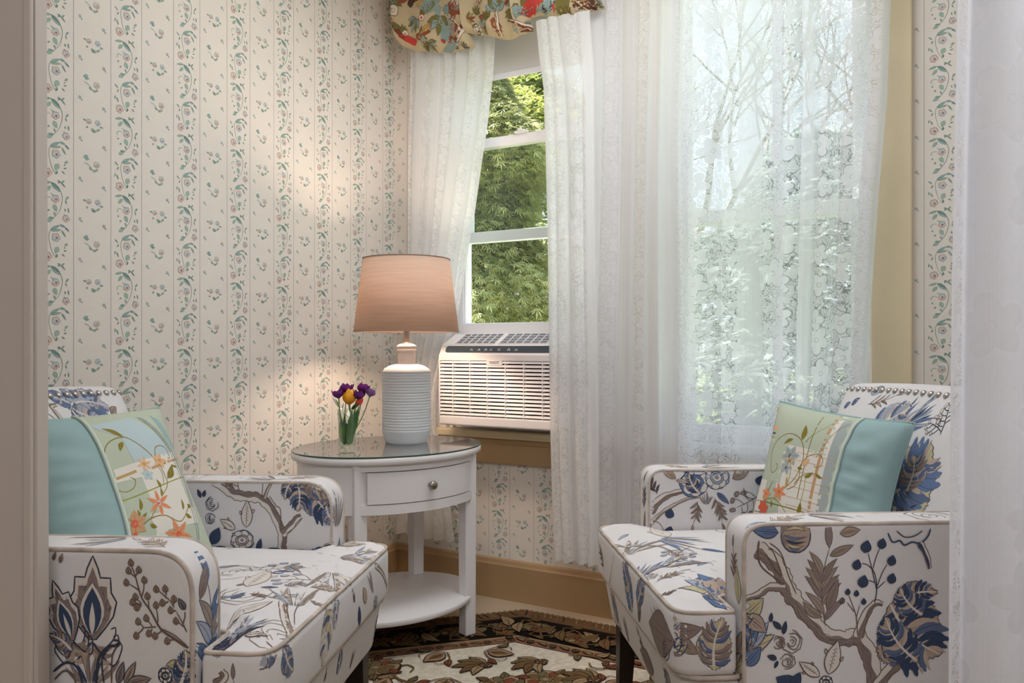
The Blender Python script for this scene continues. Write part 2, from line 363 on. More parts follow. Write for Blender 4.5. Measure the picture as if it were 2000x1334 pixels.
def m_palmette(line='ink', seed=3):
    rnd = random.Random(seed)
    half = [(.0, 1.0), (.07, .86), (.1, .76), (.23, .76), (.24, .6), (.31, .5), (.27, .34), (.16, .2), (.05, .08)]
    o = V2(*half)+V2(*[(-x, y) for x, y in half[::-1]][:-1]); o2 = [Vector((p.x*.8, .08+(p.y-.08)*.86)) for p in o]
    r = [('f', o, 'cream2'), ('s', loop(o), LW*1.6, LW*1.6, line), ('f', o2, 'taupe')]
    for k in range(170):
        x, y = rnd.uniform(-.24, .24), rnd.uniform(.12, .85)
        if inside((x, y), o2): r.append(('s', V2((x, y), (x+rnd.uniform(-.03, .03), y+rnd.uniform(.02, .06))), LW, LW*.4, line if k % 3 else 'brown'))
    eg = [Vector((0, .7))]+[Vector((.155*math.sin(PI*t), .7-.6*t)) for t in (.15, .3, .45, .6, .75, .9)]; eg = eg+[Vector((-p.x, p.y)) for p in eg[:0:-1]]
    r.append(('f', eg, 'cream2')); e2 = [Vector((p.x*.78, .1+(p.y-.1)*.92)) for p in eg]; r.append(('f', e2, 'navy'))
    e3 = leaf_o(.36, .075, 0, 7, (0, .13)); r.append(('f', e3, 'cream2'))
    for sg in (-1, 1):
        for k in range(3):
            q = catmull([Vector((0, .05)), Vector((sg*(.14+.06*k), -.02-.09*k)), Vector((sg*(.28+.05*k), .1-.06*k)), Vector((sg*(.3+.03*k), .22-.08*k)), Vector((sg*(.24+.03*k), .2-.08*k))], 4)
            r.append(('s', q, LW*1.6, LW, line)); r.append(('f', leaf_o(.3, .07, .2*sg, 6, (0, .02-.03*k), sg*(1.5+.25*k)), ('brown2', 'taupe', 'tan')[k]))
    return r
def m_rose(c1='greyblue', line='navy', seed=5, fill='cream2'):
    rnd = random.Random(seed); c = Vector((0, .5)); o = oval(c, .48, .46, 0, 18, .09, rnd); r = [('f', o, c1), ('s', loop(o), LW*1.3, LW*1.3, line)]
    for k in range(7):
        a = 2*PI*k/7+.3; p = c+Vector((math.cos(a), math.sin(a)))*.32; q = oval(p, .17, .14, a+PI/2, 10, .05, rnd); r += [('f', q, fill), ('s', loop(q), LW, LW, line)]
    for rad, col in ((.24, c1), (.16, fill)):
        q = oval(c, rad*1.2, rad, .2, 12, .06, rnd); r += [('f', q, col), ('s', loop(q), LW*1.2, LW*1.2, line)]
    q = oval(c, .06, .05, 0, 8); r += [('f', q, 'tan'), ('s', loop(q), LW, LW, line)]; return r
def m_rose_line(line='brown', seed=6):
    rnd = random.Random(seed); c = Vector((0, .5)); r = []
    for rad in (.48, .34, .2, .08): q = oval(c+Vector((rnd.uniform(-.03, .03), 0)), rad, rad*.9, rnd.uniform(0, 2), 14, .12, rnd); r.append(('s', q[:-2], LW, LW, line))
    return r
def m_pod(line='brown'):
    o = leaf_o(1, .42, 0, 9); z = []
    for k in range(11): z.append(Vector(((.06 if k % 2 else -.06), .22+.055*k)))
    a = leaf_o(.16, .09, 0, 5, (.19, .55), .6); b = leaf_o(.16, .09, 0, 5, (-.19, .45), -.5)
    return [('f', o, 'cream2'), ('s', loop(o), LW*1.2, LW*1.2, line), ('s', z, LW, LW, line), ('s', leaf_axis(1, 0), LW*.7, LW*.4, line), ('s', loop(a), LW, LW, line), ('s', loop(b), LW, LW, line)]
def m_bird(seed=2):
    r = [('f', leaf_o(.62, .26, .12, 8, (0, .06)), 'navy'), ('f', oval((.02, .08), .13, .11, 0, 12), 'blue'), ('s', V2((-.1, .04), (-.22, .02)), LW*1.5, LW*.4, 'ink')]
    for k in range(5): r.append(('f', leaf_o(.5, .08, .1, 6, (.04, .45), .25*(k-1.2)), ('blue', 'taupe2', 'greyblue', 'navy', 'tan')[k])); r.append(('s', leaf_axis(.5, .1, (.04, .45), .25*(k-1.2)), LW*.7, LW*.4, 'ink'))
    r += [('f', leaf_o(.4, .13, .2, 6, (.02, .22), -.7), 'navy'), ('f', oval((.0, .09), .025, .025, 0, 7), 'cream2')]; return r
def m_pom(seed=4):
    rnd = random.Random(seed); o = oval((0, .48), .42, .5, 0, 18, .03, rnd); r = [('f', o, 'tan'), ('s', loop(o), LW*1.5, LW*1.5, 'navy')]
    for k in range(7):
        x = -.36+.12*k; h = .42*math.sqrt(max(.02, 1-(x/.42)**2)); q = leaf_o(h*1.9, .075, .1*(1 if k > 3 else -1), 7, (x*.8, .48-h), x*.3); r.append(('f', q, ('blue', 'yellow', 'navy')[k % 3])); r.append(('s', loop(q), LW*.7, LW*.7, 'brown'))
    for k in range(16):
        x, y = rnd.uniform(-.25, .25), rnd.uniform(.15, .8); r.append(('s', V2((x, y), (x+.05, y+.05)), LW, LW*.5, 'ink'))
    for sg in (-1, 1): r.append(('f', leaf_o(.35, .14, .1, 6, (0, 0), sg*1.1), 'taupe'))
    return r
def m_streaks(cols=('blue', 'taupe', 'greyblue'), n=7, seed=8, spread=.5):
    rnd = random.Random(seed); r = []
    for k in range(n):
        a = (k/(n-1)-.5)*spread*2; L = rnd.uniform(.6, 1); r.append(('f', leaf_o(L, .09, rnd.uniform(-.1, .1), 6, (a*.2, 0), a), cols[k % len(cols)]))
        r.append(('s', leaf_axis(L, 0, (a*.2, 0), a), LW*.7, LW*.4, 'ink'))
    return r
def m_lotus(seed=9):
    r = []
    for k in range(5):
        a = (k-2)*.42; o = leaf_o(.95-.1*abs(k-2), .3, 0, 7, (0, 0), a); r += [('f', o, ('yellow', 'greyblue', 'blue', 'tan', 'yellow')[k]), ('s', loop(o), LW*1.1, LW*1.1, 'navy')]
        for d in (-.1, .1): r.append(('s', leaf_axis(.8, 0, (0, 0), a+d), LW*.7, LW*.4, 'ink'))
    for sg in (-1, 1): r.append(('f', leaf_o(.4, .16, .1, 6, (0, 0), sg*1.35), 'taupe'))
    return r
def m_dashes(n=10, seed=1, col='brown2'):
    rnd = random.Random(seed); r = []
    for k in range(n):
        x, y = rnd.uniform(-.5, .5), rnd.uniform(0, 1); a = rnd.uniform(-.5, .5)
        r.append(('s', V2((x, y), (x+.12*math.cos(a), y+.12*math.sin(a))), LW, LW*.4, col))
    return r
def m_branch(pts, w0=.022, w1=.008, fill='taupe', line='brown', seed=1):
    """a gnarled branch through panel points (metres): shaded along one side, outlined on both"""
    rnd = random.Random(seed); P = catmull([Vector(p) for p in pts], 5); n = len(P); A = []; B = []
    for i, p in enumerate(P):
        t = (P[min(i+1, n-1)]-P[max(i-1, 0)]).normalized(); nn = Vector((-t.y, t.x)); w = (w0+(w1-w0)*i/(n-1))/2*(1+rnd.uniform(-.18, .18)); A.append(p+nn*w); B.append(p-nn*w)
    C = [a.lerp(b, .55+.1*math.sin(i)) for i, (a, b) in enumerate(zip(A, B))]
    H_ = [('s', [A[i].lerp(B[i], a_), A[min(n-1, i+2)].lerp(B[min(n-1, i+2)], a_+rnd.uniform(-.1, .1))], LW*.8, LW*.4, line) for i in range(n-1) for a_ in (rnd.uniform(.08, .28), rnd.uniform(.3, .5))] if w0 > .012 else []
    return [('f', A+B[::-1], 'cream2'), ('f', A+C[::-1], fill), ('s', A, LW*1.2, LW, line), ('s', B, LW, LW, line)]+H_
def put(shapes, a, b, flip=False, wide=1.0):
    """a motif laid from panel point a to panel point b"""
    a, b = Vector(a), Vector(b); d = b-a; L = d.length; u = d/L; n = Vector((u.y, -u.x))*(-1 if flip else 1)*wide; out = []
    for s in shapes:
        P = [a+n*(p.x*L)+u*(p.y*L) for p in s[1]]; out.append((s[0], P)+tuple(s[2:]))
    return out
FAB = {'base': (221, 219, 220), 'cream2': (216, 210, 204), 'navy': (62, 77, 104), 'ink': (62, 66, 82), 'blue': (104, 124, 160), 'slate': (98, 112, 142), 'greyblue': (166, 173, 188), 'taupe': (140, 126, 122),
       'taupe2': (158, 144, 134), 'brown': (110, 92, 82), 'brown2': (150, 134, 122), 'tan': (176, 156, 142), 'tan2': (190, 172, 158), 'yellow': (196, 186, 150)}
FKEY = list(FAB)
FMAT = [mat('floral_cloth_'+k, c, .85, bump=.25, bscale=900, var=.03, spec=.15) for k, c in FAB.items()]
def strip(P, w0, w1, step):
    Q = [Vector(P[0])]
    for b in P[1:]:
        a = Q[-1]; b = Vector(b); k = max(1, int((b-a).length/step+.6)); Q += [a.lerp(b, (j+1)/k) for j in range(k)]
    n = len(Q); pts = []; fs = []
    for i, p in enumerate(Q):
        t = Q[min(i+1, n-1)]-Q[max(i-1, 0)]
        if t.length < 1e-9: t = Vector((1, 0))
        t.normalize(); nn = Vector((-t.y, t.x)); w = (w0+(w1-w0)*i/max(1, n-1))/2
        if i in (0, n-1): w *= .5
        pts += [p+nn*w, p-nn*w]
    for i in range(n-1): fs.append((2*i, 2*i+1, 2*i+3, 2*i+2))
    return pts, fs
def decal(mb, bvh, to3, D, shapes, keys, base_mi=0, off=.0004, lim=.35, step=.012, far=1.0, lift=.000004):
    """lay flat shapes on a part: every point is dropped along D onto the part's surface"""
    D = Vector(D).normalized()
    for k, s in enumerate(shapes):
        if s[0] == 'f':
            poly = densify(s[1], step); A = sum(poly[i-1].x*poly[i].y-poly[i].x*poly[i-1].y for i in range(len(poly)))
            if A < 0: poly = poly[::-1]
            ext = max(max(p.x for p in poly)-min(p.x for p in poly), max(p.y for p in poly)-min(p.y for p in poly))
            P, T = cdt_fill(poly, step if ext > .03 else ext*2)
            mi = base_mi+keys.index(s[2])
        else: P, T = strip(s[1], s[2], s[3], step*.7); mi = base_mi+keys.index(s[4])
        hits = []
        for p in P:
            h, n, _, _ = bvh.ray_cast(to3(p)-D*far, D)
            if h is None or abs(n.dot(D)) < lim: hits.append(None); continue
            if n.dot(D) > 0: n = -n
            hits.append(h+n*(off+lift*k))
        idx = {}; vs = []; fs = []
        for t in T:
            if any(hits[i] is None for i in t): continue
            q = [hits[i] for i in t]
            if max((q[i]-q[i-1]).length for i in range(len(q))) > step*6: continue
            for i in t:
                if i not in idx: idx[i] = len(vs); vs.append(hits[i])
            fs.append(tuple(idx[i] for i in t))
        if fs:
            a, b, c = (vs[i] for i in fs[0][:3])
            if (b-a).cross(c-a).dot(D) > 0: fs = [f[::-1] for f in fs]
            mb.add(vs, fs, mi)
def bvh_of(mb): return BVHTree.FromPolygons([Vector(v) for v in mb.v], mb.f)
# ------------------------------------------------------------------ setting: floor, walls with printed paper, ceiling, baseboards
S_END, T_END, ZC = 2.45, 2.27, 2.45
def PL(t, d, z): return Vector((CX+ND.x*t+SD.x*d, CY+ND.y*t+SD.y*d, z))      # left wall frame: t towards us, d into the room
m_floor = mat('beige_floor', (196, 176, 150), .7, bump=.2, bscale=300, var=.05)
m_paint = mat('tan_trim_paint', (178, 148, 110), .45, var=.02)
m_cream = mat('cream_trim_paint', (226, 212, 178), .45, var=.02)
m_white = mat('white_paint', (236, 236, 238), .4, var=.015)
m_jamb = mat('doorway_paint', (196, 187, 180), .5, var=.03, vscale=3)
mb = MB()
poly = [(-3, -2.6), (3, -2.6), (3, 1.16), PL(T_END, 0, 0)[:2], ]
a0 = Wp(0, 0, 0); a1 = Wp(S_END, 0, 0); rw = Wp(S_END, 1.08, 0); lw = PL(T_END, 0, 0)
outl = [(-3, -2.6), (3, -2.6), (3, rw.y), (rw.x, rw.y), (a1.x, a1.y), (a0.x, a0.y), (lw.x, lw.y), (-3, lw.y)]
n = len(outl); vs = [(x, y, 0) for x, y in outl]+[(x, y, -.12) for x, y in outl]
mb.add(vs, [tuple(range(n)), tuple(range(2*n-1, n-1, -1))]+[(i, i+n, (i+1) % n+n, (i+1) % n) for i in range(n)], 0, False)
mb.build('floor', m_floor, kind='structure')
mb = MB(); vs = [(x, y, ZC) for x, y in outl]+[(x, y, ZC+.1) for x, y in outl]
mb.add(vs, [tuple(range(n-1, -1, -1)), tuple(range(n, 2*n))]+[(i, (i+1) % n, (i+1) % n+n, i+n) for i in range(n)], 0, False)
mb.build('ceiling', mat('ceiling_white', (238, 234, 228), .8), kind='structure')

PAP = {'paper': (231, 225, 216), 'green': (168, 196, 180), 'teal': (156, 186, 186), 'pink': (206, 134, 126), 'bluep': (134, 158, 190), 'rule': (164, 158, 168), 'stem': (128, 156, 146), 'wash': (205, 208, 200)}
PKEY = list(PAP); PM = [mat('wallpaper_'+k, c, .75, var=.012, spec=.2) for k, c in PAP.items()]
m_plaster = mat('wall_plaster', (225, 216, 200), .8)
TW, TH = .193, .2092
TILE = []
def q1(zx, zy): return Vector(((zx-840)/43.9/100, (zy-340)*.982/47.9/100))
def q2(zx, zy): return Vector((.0912+(zx-1243)/40.6/100, (41.34-(2320-zy)/45.9)/100))
def lf(a, b, w, col, q=q1, ol='stem'):
    a, b = q(*a), q(*b); L = (b-a).length; W = w/4500.*1.15; o = put([('f', leaf_o(1, W/L, 0, 4), col), ('s', loop(leaf_o(1, W/L, 0, 4)), .0009, .0009, ol), ('s', leaf_axis(1), .0007, .0005, ol)], a, b); TILE.extend(o)
def st(P, w, col, q=q1): TILE.append(('s', catmull([q(*p) for p in P], 4), w/4500., w/4500.*.7, col))
def fl(c, r, c1, c2, q=q1, seed=0):
    rnd = random.Random(seed+int(c[0])); C = q(*c); R = r/4500.
    TILE.append(('f', oval(C, R, R, 0, 10, .2, rnd), 'wash'))
    for k in range(5):
        a = 2*PI*k/5+rnd.uniform(0, .5); p = C+Vector((math.cos(a), math.sin(a)))*R*.62
        TILE.append(('s', [p+Vector((math.cos(b), math.sin(b)))*R*.42 for b in [a-1.9+.75*j for j in range(6)]], .0015, .0010, c1 if k < 3 else c2))
    TILE.append(('f', oval(C+Vector((R*.2, R*.1)), R*.33, R*.26, .5, 7, .2, rnd), c2)); TILE.append(('s', [C+Vector((-R*.4, R*.3)), C+Vector((R*.1, R*.5)), C+Vector((R*.5, R*.2))], .0015, .0010, c1))
# wave one
lf((985, 348), (888, 378), 24, 'green'); lf((985, 345), (1102, 452), 46, 'teal'); lf((990, 352), (1085, 420), 20, 'green'); lf((985, 395), (930, 466), 32, 'green')
st([(1100, 450), (1112, 510), (1108, 580), (1085, 670), (1050, 735), (1005, 790)], 7, 'stem')
fl((1036, 540), 44, 'pink', 'bluep'); st([(985, 480), (1010, 500), (1030, 520)], 10, 'teal'); st([(912, 560), (940, 530), (985, 535)], 10, 'green'); st([(915, 555), (925, 585)], 10, 'teal')
lf((1018, 612), (1050, 695), 42, 'green'); lf((1020, 705), (1036, 750), 14, 'teal')
for a, b, w_ in (((925, 622), (938, 640), 14), ((972, 682), (950, 704), 14), ((1182, 486), (1150, 535), 16), ((1148, 540), (1162, 584), 11), ((1140, 645), (1150, 682), 10), ((1178, 630), (1186, 692), 13)): lf(a, b, w_, 'teal')
lf((1000, 792), (938, 836), 36, 'green'); lf((1020, 785), (958, 778), 18, 'teal'); fl((1155, 766), 40, 'pink', 'bluep', seed=3); st([(1128, 712), (1148, 730), (1165, 722)], 8, 'pink')
lf((1060, 308), (1105, 338), 14, 'green'); lf((1100, 330), (1148, 382), 11, 'teal'); lf((1106, 332), (1136, 298), 15, 'green'); lf((1085, 322), (1062, 348), 12, 'teal')
# wave two
lf((978, 930), (1088, 856), 28, 'teal'); lf((1082, 856), (1146, 868), 22, 'teal'); lf((1140, 874), (1192, 922), 18, 'bluep'); lf((985, 938), (1104, 912), 24, 'green'); lf((1106, 918), (1152, 998), 17, 'teal')
st([(982, 934), (967, 975), (966, 1040), (978, 1110), (1000, 1190), (1042, 1262)], 6, 'stem'); fl((1042, 1012), 46, 'bluep', 'pink', seed=7)
lf((1068, 1128), (1034, 1208), 48, 'green'); lf((1052, 1212), (1045, 1255), 16, 'green'); fl((950, 1256), 48, 'pink', 'pink', seed=9); lf((1062, 1228), (1038, 1264), 13, 'teal')
for a, b, w_ in (((888, 940), (932, 986), 10), ((938, 1002), (918, 1042), 13), ((896, 1092), (889, 1142), 9), ((912, 1108), (936, 1172), 14), ((1172, 1072), (1138, 1108), 21), ((1130, 1132), (1148, 1128), 10), ((1108, 1208), (1142, 1238), 10), ((1128, 1172), (1162, 1160), 9)): lf(a, b, w_, 'green' if w_ > 12 else 'teal')
# the plain stripe: bouquets and single buds
def bouquet(x, y, v):
    n0 = len(TILE); bouquet_(x, y, v); c = q2(x, y)
    for i in range(n0, len(TILE)): s = TILE[i]; TILE[i] = (s[0], [c+(p-c)*1.22 for p in s[1]])+tuple(s[2:])
def bouquet_(x, y, v):
    if v: fl((x-38, y-18), 24, 'pink', 'green', q2, 1); fl((x+42, y-22), 26, 'bluep', 'teal', q2, 2); lf((x-62, y-18), (x-90, y-28), 12, 'green', q2); P = ((-20, 48, 30, 70), (30, 62, 62, 34), (-48, 36, -62, 50), (-15, 66, 20, 78), (60, 10, 92, 14))
    else: lf((x-40, y-62), (x-82, y-40), 28, 'teal', q2); lf((x-66, y-30), (x-30, y-34), 20, 'teal', q2); fl((x+38, y+8), 30, 'pink', 'green', q2, 4); st([(x-72, y+8), (x-40, y+20), (x-10, y+50)], 9, 'teal', q2); P = ((-30, 48, 0, 70), (5, 66, 30, 82), (28, 70, 52, 52))
    for a in P: lf((x+a[0], y+a[1]), (x+a[2], y+a[3]), 17, 'green', q2)
bouquet(1455, 600, 1); bouquet(1447, 110, 0)
for i, (x, y) in enumerate(((1310, 320), (1572, 380), (1310, 800), (1575, 850))):
    fl((x, y), 17, ('teal', 'bluep', 'green', 'stem')[i], 'pink' if i == 3 else 'teal', q2, 20+i); lf((x+14, y+18), (x+26, y+36), 10, 'green', q2)
def paper(mb, fn, u0, sgn, smin, smax, zref, zmin, zmax, skip=lambda s, z: False):
    """print the paper: fn(s, d, z) is the wall's frame; a tile's left edge lies at s = u0 (and every TW from there); sgn: is image right +s"""
    tile = []
    for s in TILE:
        if s[0] == 'f': tile.append((s[1], [tuple(range(len(s[1])))], PKEY.index(s[2]), .0003))
        else: P, T = strip(s[1], s[2], s[3], .01); tile.append((P, T, PKEY.index(s[4]), .0005))
    k0 = int((smin-u0)/TW)-2; k1 = int((smax-u0)/TW)+3; j0 = int((zref-zmax)/TH)-2; j1 = int((zref-zmin)/TH)+2
    for k in range(k0, k1):
        for e in (0, .0912):
            s = u0+sgn*(k*sgn*TW+e) if sgn > 0 else u0+k*TW-e
            if not smin+.002 < s < smax-.002: continue
            z = zmin
            while z < zmax-.01:
                z2 = min(zmax, z+.05)
                if not skip(s, (z+z2)/2):
                    P = [fn(s-.0006, .0003, z), fn(s+.0006, .0003, z), fn(s+.0006, .0003, z2), fn(s-.0006, .0003, z2)]; mb.add(P, [(0, 1, 2, 3)], PKEY.index('rule'), False)
                z = z2
        for j in range(j0, j1):
            for P, T, mi, d in tile:
                x = [(u0+k*TW+sgn*p.x, zref-j*TH-p.y) for p in P]
                if min(q[0] for q in x) < smin or max(q[0] for q in x) > smax or min(q[1] for q in x) < zmin or max(q[1] for q in x) > zmax: continue
                if skip(*x[0]) or skip(*x[len(x)//2]): continue
                V = [fn(q[0], d, q[1]) for q in x]; T2 = T
                nn = (V[T[0][1]]-V[T[0][0]]).cross(V[T[0][2]]-V[T[0][0]]); inn = fn(0, 1, 0)-fn(0, 0, 0)
                if nn.dot(inn) < 0: T2 = [t[::-1] for t in T]
                mb.add(V, T2, mi, False)
WS1, WS2 = pw(955, 950)[0], pw(1805, 300)[0]
# left wall
mb = MB(); P = [PL(0, 0, 0), PL(T_END, 0, 0), PL(T_END, 0, ZC), PL(0, 0, ZC)]; Q = [PL(0, -.12, 0), PL(T_END, -.12, 0), PL(T_END, -.12, ZC), PL(0, -.12, ZC)]
mb.add(P+Q, [(3, 2, 1, 0), (4, 5, 6, 7), (0, 1, 5, 4), (1, 2, 6, 5), (2, 3, 7, 6), (3, 0, 4, 7)], 0, False)
paper(mb, PL, 1.2509, -1, 0, T_END, 1.3634, .15, ZC)
mb.build('wall_left', PM, kind='structure')
# window wall: openings
O1 = (.255, .885); O2 = (1.14, 1.772); OZ = (.635, 2.27); CW = .105
def skipw(s, z):
    for a, b in (O1, O2):
        if a-CW < s < b+CW and z > OZ[0]-.13: return True
    return False
mb = MB()
for a, b, z0, z1 in ((-.12, O1[0], 0, ZC), (O1[1], O2[0], 0, ZC), (O2[1], S_END+.12, 0, ZC), (O1[0], O1[1], 0, OZ[0]), (O1[0], O1[1], OZ[1], ZC), (O2[0], O2[1], 0, OZ[0]), (O2[0], O2[1], OZ[1], ZC)):
    P = [Wp(a, 0, z0), Wp(b, 0, z0), Wp(b, 0, z1), Wp(a, 0, z1)]; Q = [Wp(a, -.14, z0), Wp(b, -.14, z0), Wp(b, -.14, z1), Wp(a, -.14, z1)]
    mb.add(P+Q, [(0, 1, 2, 3), (7, 6, 5, 4), (4, 5, 1, 0), (5, 6, 2, 1), (6, 7, 3, 2), (7, 4, 0, 3)], 0, False)
paper(mb, Wp, WS1, 1, 0, 1.86, 1.3634+.011, .15, ZC, skipw)
paper(mb, Wp, WS2, 1, 1.86, S_END, 1.3634-.018, .15, ZC, skipw)
mb.build('wall_window', PM, kind='structure')
def RW(t, d, z): return Vector((Wp(S_END, 0, 0).x+ND.x*t-SD.x*d, Wp(S_END, 0, 0).y+ND.y*t-SD.y*d, z))
mb = MB(); P = [RW(0, 0, 0), RW(1.08, 0, 0), RW(1.08, 0, ZC), RW(0, 0, ZC)]; Q = [RW(0, -.12, 0), RW(1.08, -.12, 0), RW(1.08, -.12, ZC), RW(0, -.12, ZC)]
mb.add(P+Q, [(0, 1, 2, 3), (7, 6, 5, 4), (4, 5, 1, 0), (5, 6, 2, 1), (6, 7, 3, 2), (7, 4, 0, 3)], 0, False)
paper(mb, RW, .1, 1, 0, 1.08, 1.3634, .15, ZC)
mb.build('wall_right', PM, kind='structure')
# baseboards (with a small stepped cap)
def baseboard(name, fn, a, b, cut=0):
    mb = MB(); prof = [(0, 0), (.020, 0), (.020, .128), (.016, .134), (.012, .146), (.0, .150)]
    V = [fn(a+(d if cut else 0), d, z) for d, z in prof]+[fn(b, d, z) for d, z in prof]; n = len(prof)
    mb.add(V, [(i, i+1, i+1+n, i+n) for i in range(n-1)]+[tuple(range(n)), tuple(range(2*n-1, n-1, -1))], 0, False); mb.build(name, m_paint, kind='structure')
baseboard('baseboard_left', PL, 0, T_END, 1); baseboard('baseboard_window', Wp, 0, S_END, 1); baseboard('baseboard_right', RW, 0, 1.08, 1)
# doorway: left casing board and partition, header
mb = MB(); J = -.696
b = bmesh.new(); bmesh.ops.create_cube(b, size=1)
for v in b.verts:
    z = (v.co.z+.5)*2.25; lean = .0035*(.95-z)/.9
    v.co = Vector(((J-.11 if v.co.x < 0 else J)+lean, 1.157 if v.co.y > 0 else 1.12, z))
bmesh.ops.bevel(b, geom=[e for e in b.edges if abs(e.verts[0].co.z-e.verts[1].co.z) > 1], offset=.005, segments=3, affect='EDGES')
mb.bm(b, 0, False)
mb.box(J-.016, J-.002, 1.115, 1.122, 0, 2.25, .003); mb.build('trim_1', m_jamb, kind='structure')
mb = MB(); mb.box(lw.x-1.2, J-.06, 1.125, 1.155, 0, ZC); mb.build('wall_doorway', m_jamb, kind='structure')
m_room = mat('front_room_paint', (214, 206, 196), .8)
for nm_, bx in (('wall_back', (-3, 3, -2.7, -2.6)), ('wall_front_left', (-3.1, -3, -2.6, 1.12)), ('wall_front_right', (3, 3.1, -2.6, 1.12))):
    mb = MB(); mb.box(*bx, 0, ZC); mb.build(nm_, m_room, kind='structure')
mb = MB(); mb.box(lw.x-1.6, lw.x-1.2, 1.125, 1.155, 0, ZC); mb.box(rw.x, 3, 1.125, 1.155, 0, ZC); mb.build('wall_front_return', m_room, kind='structure')
mb = MB(); mb.box(J-.06, rw.x, 1.125, 1.155, 2.25, ZC); mb.build('wall_header', m_jamb, kind='structure')

# ------------------------------------------------------------------ windows
m_glass = glass_mat('window_glass', (.96, .985, .97), .6)
def window(name, O, raise_):
    root = empty(name, None, None, ROOM, kind='structure'); a, b = O; z0, z1 = OZ
    def part(nm, mb, m): return mb.build(nm, m, root)
    mb = MB(); e = .016
    mb.box(a-CW, a+.004, -.022, 0, z0-.005, z1+CW, .004); mb.box(b-.004, b+CW, -.022, 0, z0-.005, z1+CW, .004); mb.box(a-CW-.01, b+CW+.01, -.026, 0, z1-.004, z1+CW, .004)
    part('casing', mb, m_white if raise_ else m_cream)
    mb = MB(); mb.box(a-CW-.012, b+CW+.012, -.05, .02, z0-.028, z0, .006); part('window_sill', mb, m_cream if raise_ else m_white)
    mb = MB(); mb.box(a-CW+.01, b+CW-.01, -.02, 0, z0-.125, z0-.028, .004); mb.box(a-CW+.004, b+CW-.004, -.026, 0, z0-.052, z0-.028, .006); part('apron', mb, m_paint)
    mb = MB(); mb.box(a-.004, a+.02, 0, .14, z0, z1, .002); mb.box(b-.02, b+.004, 0, .14, z0, z1, .002); mb.box(a, b, 0, .14, z1-.02, z1); mb.box(a, b, .02, .16, z0-.02, z0+.012); part('jamb_frame', mb, m_white)
    def sash(nm, zb, zt, y0, y1, rb, rt, st_):
        mb = MB(); x0, x1 = a+.02, b-.02
        mb.box(x0, x0+st_, y0, y1, zb, zt, .003); mb.box(x1-st_, x1, y0, y1, zb, zt, .003); mb.box(x0+st_, x1-st_, y0, y1, zb, zb+rb, .003); mb.box(x0+st_, x1-st_, y0, y1, zt-rt, zt, .003)
        for x in (x0+st_, x1-st_-.006): mb.box(x, x+.006, y0+.006, y1-.004, zb+rb, zt-rt)
        s = part(nm, mb, m_white); g = MB(); ym = (y0+y1)/2; g.box(x0+st_-.002, x1-st_+.002, ym-.0015, ym+.0015, zb+rb-.002, zt-rt+.002); g.build('glass_pane', m_glass, s); return s
    zm = 1.385
    s = sash('lower_sash', z0+.012+raise_, zm+.02+raise_, .018, .053, .045, .038, .036)
    mb = MB(); sm = (a+b)/2; mb.box(sm-.026, sm+.026, .004, .03, zm+.019+raise_, zm+.027+raise_, .003); mb.box(sm-.009, sm+.009, .0, .02, zm+.026+raise_, zm+.034+raise_, .003); mb.build('sash_lock', m_white, s)
    sash('upper_sash', zm-.022, z1-.02, .062, .097, .042, .04, .036)
    return root
window('window_1', O1, .352); window('window_2', O2, 0)
# ------------------------------------------------------------------ roller shade, curtains, valance
mb = MB(); m_shade = mat('roller_shade_cloth', (238, 234, 232), .8, trans=.3, var=.01)
rs = empty('roller_shade', 'plain white roller shade pulled down behind the valance at the top of the left window', 'blind', ROOM)
zsh = (pw(968, 160, -.012)[1]+pw(1055, 138, -.012)[1])/2
mb.box(O1[0]+.022, O1[1]-.022, .011, .013, zsh+.02, 2.22); mb.build('shade_cloth', m_shade, rs)
mb = MB(); mb.box(O1[0]+.022, O1[1]-.022, .006, .015, zsh, zsh+.024, .004); mb.build('hem_bar', m_white, rs)
mb = MB(); mb.tube([(O1[0]+.021, .03, 2.225), (O1[1]-.021, .03, 2.225)], .016, 14); mb.build('roller', m_white, rs)

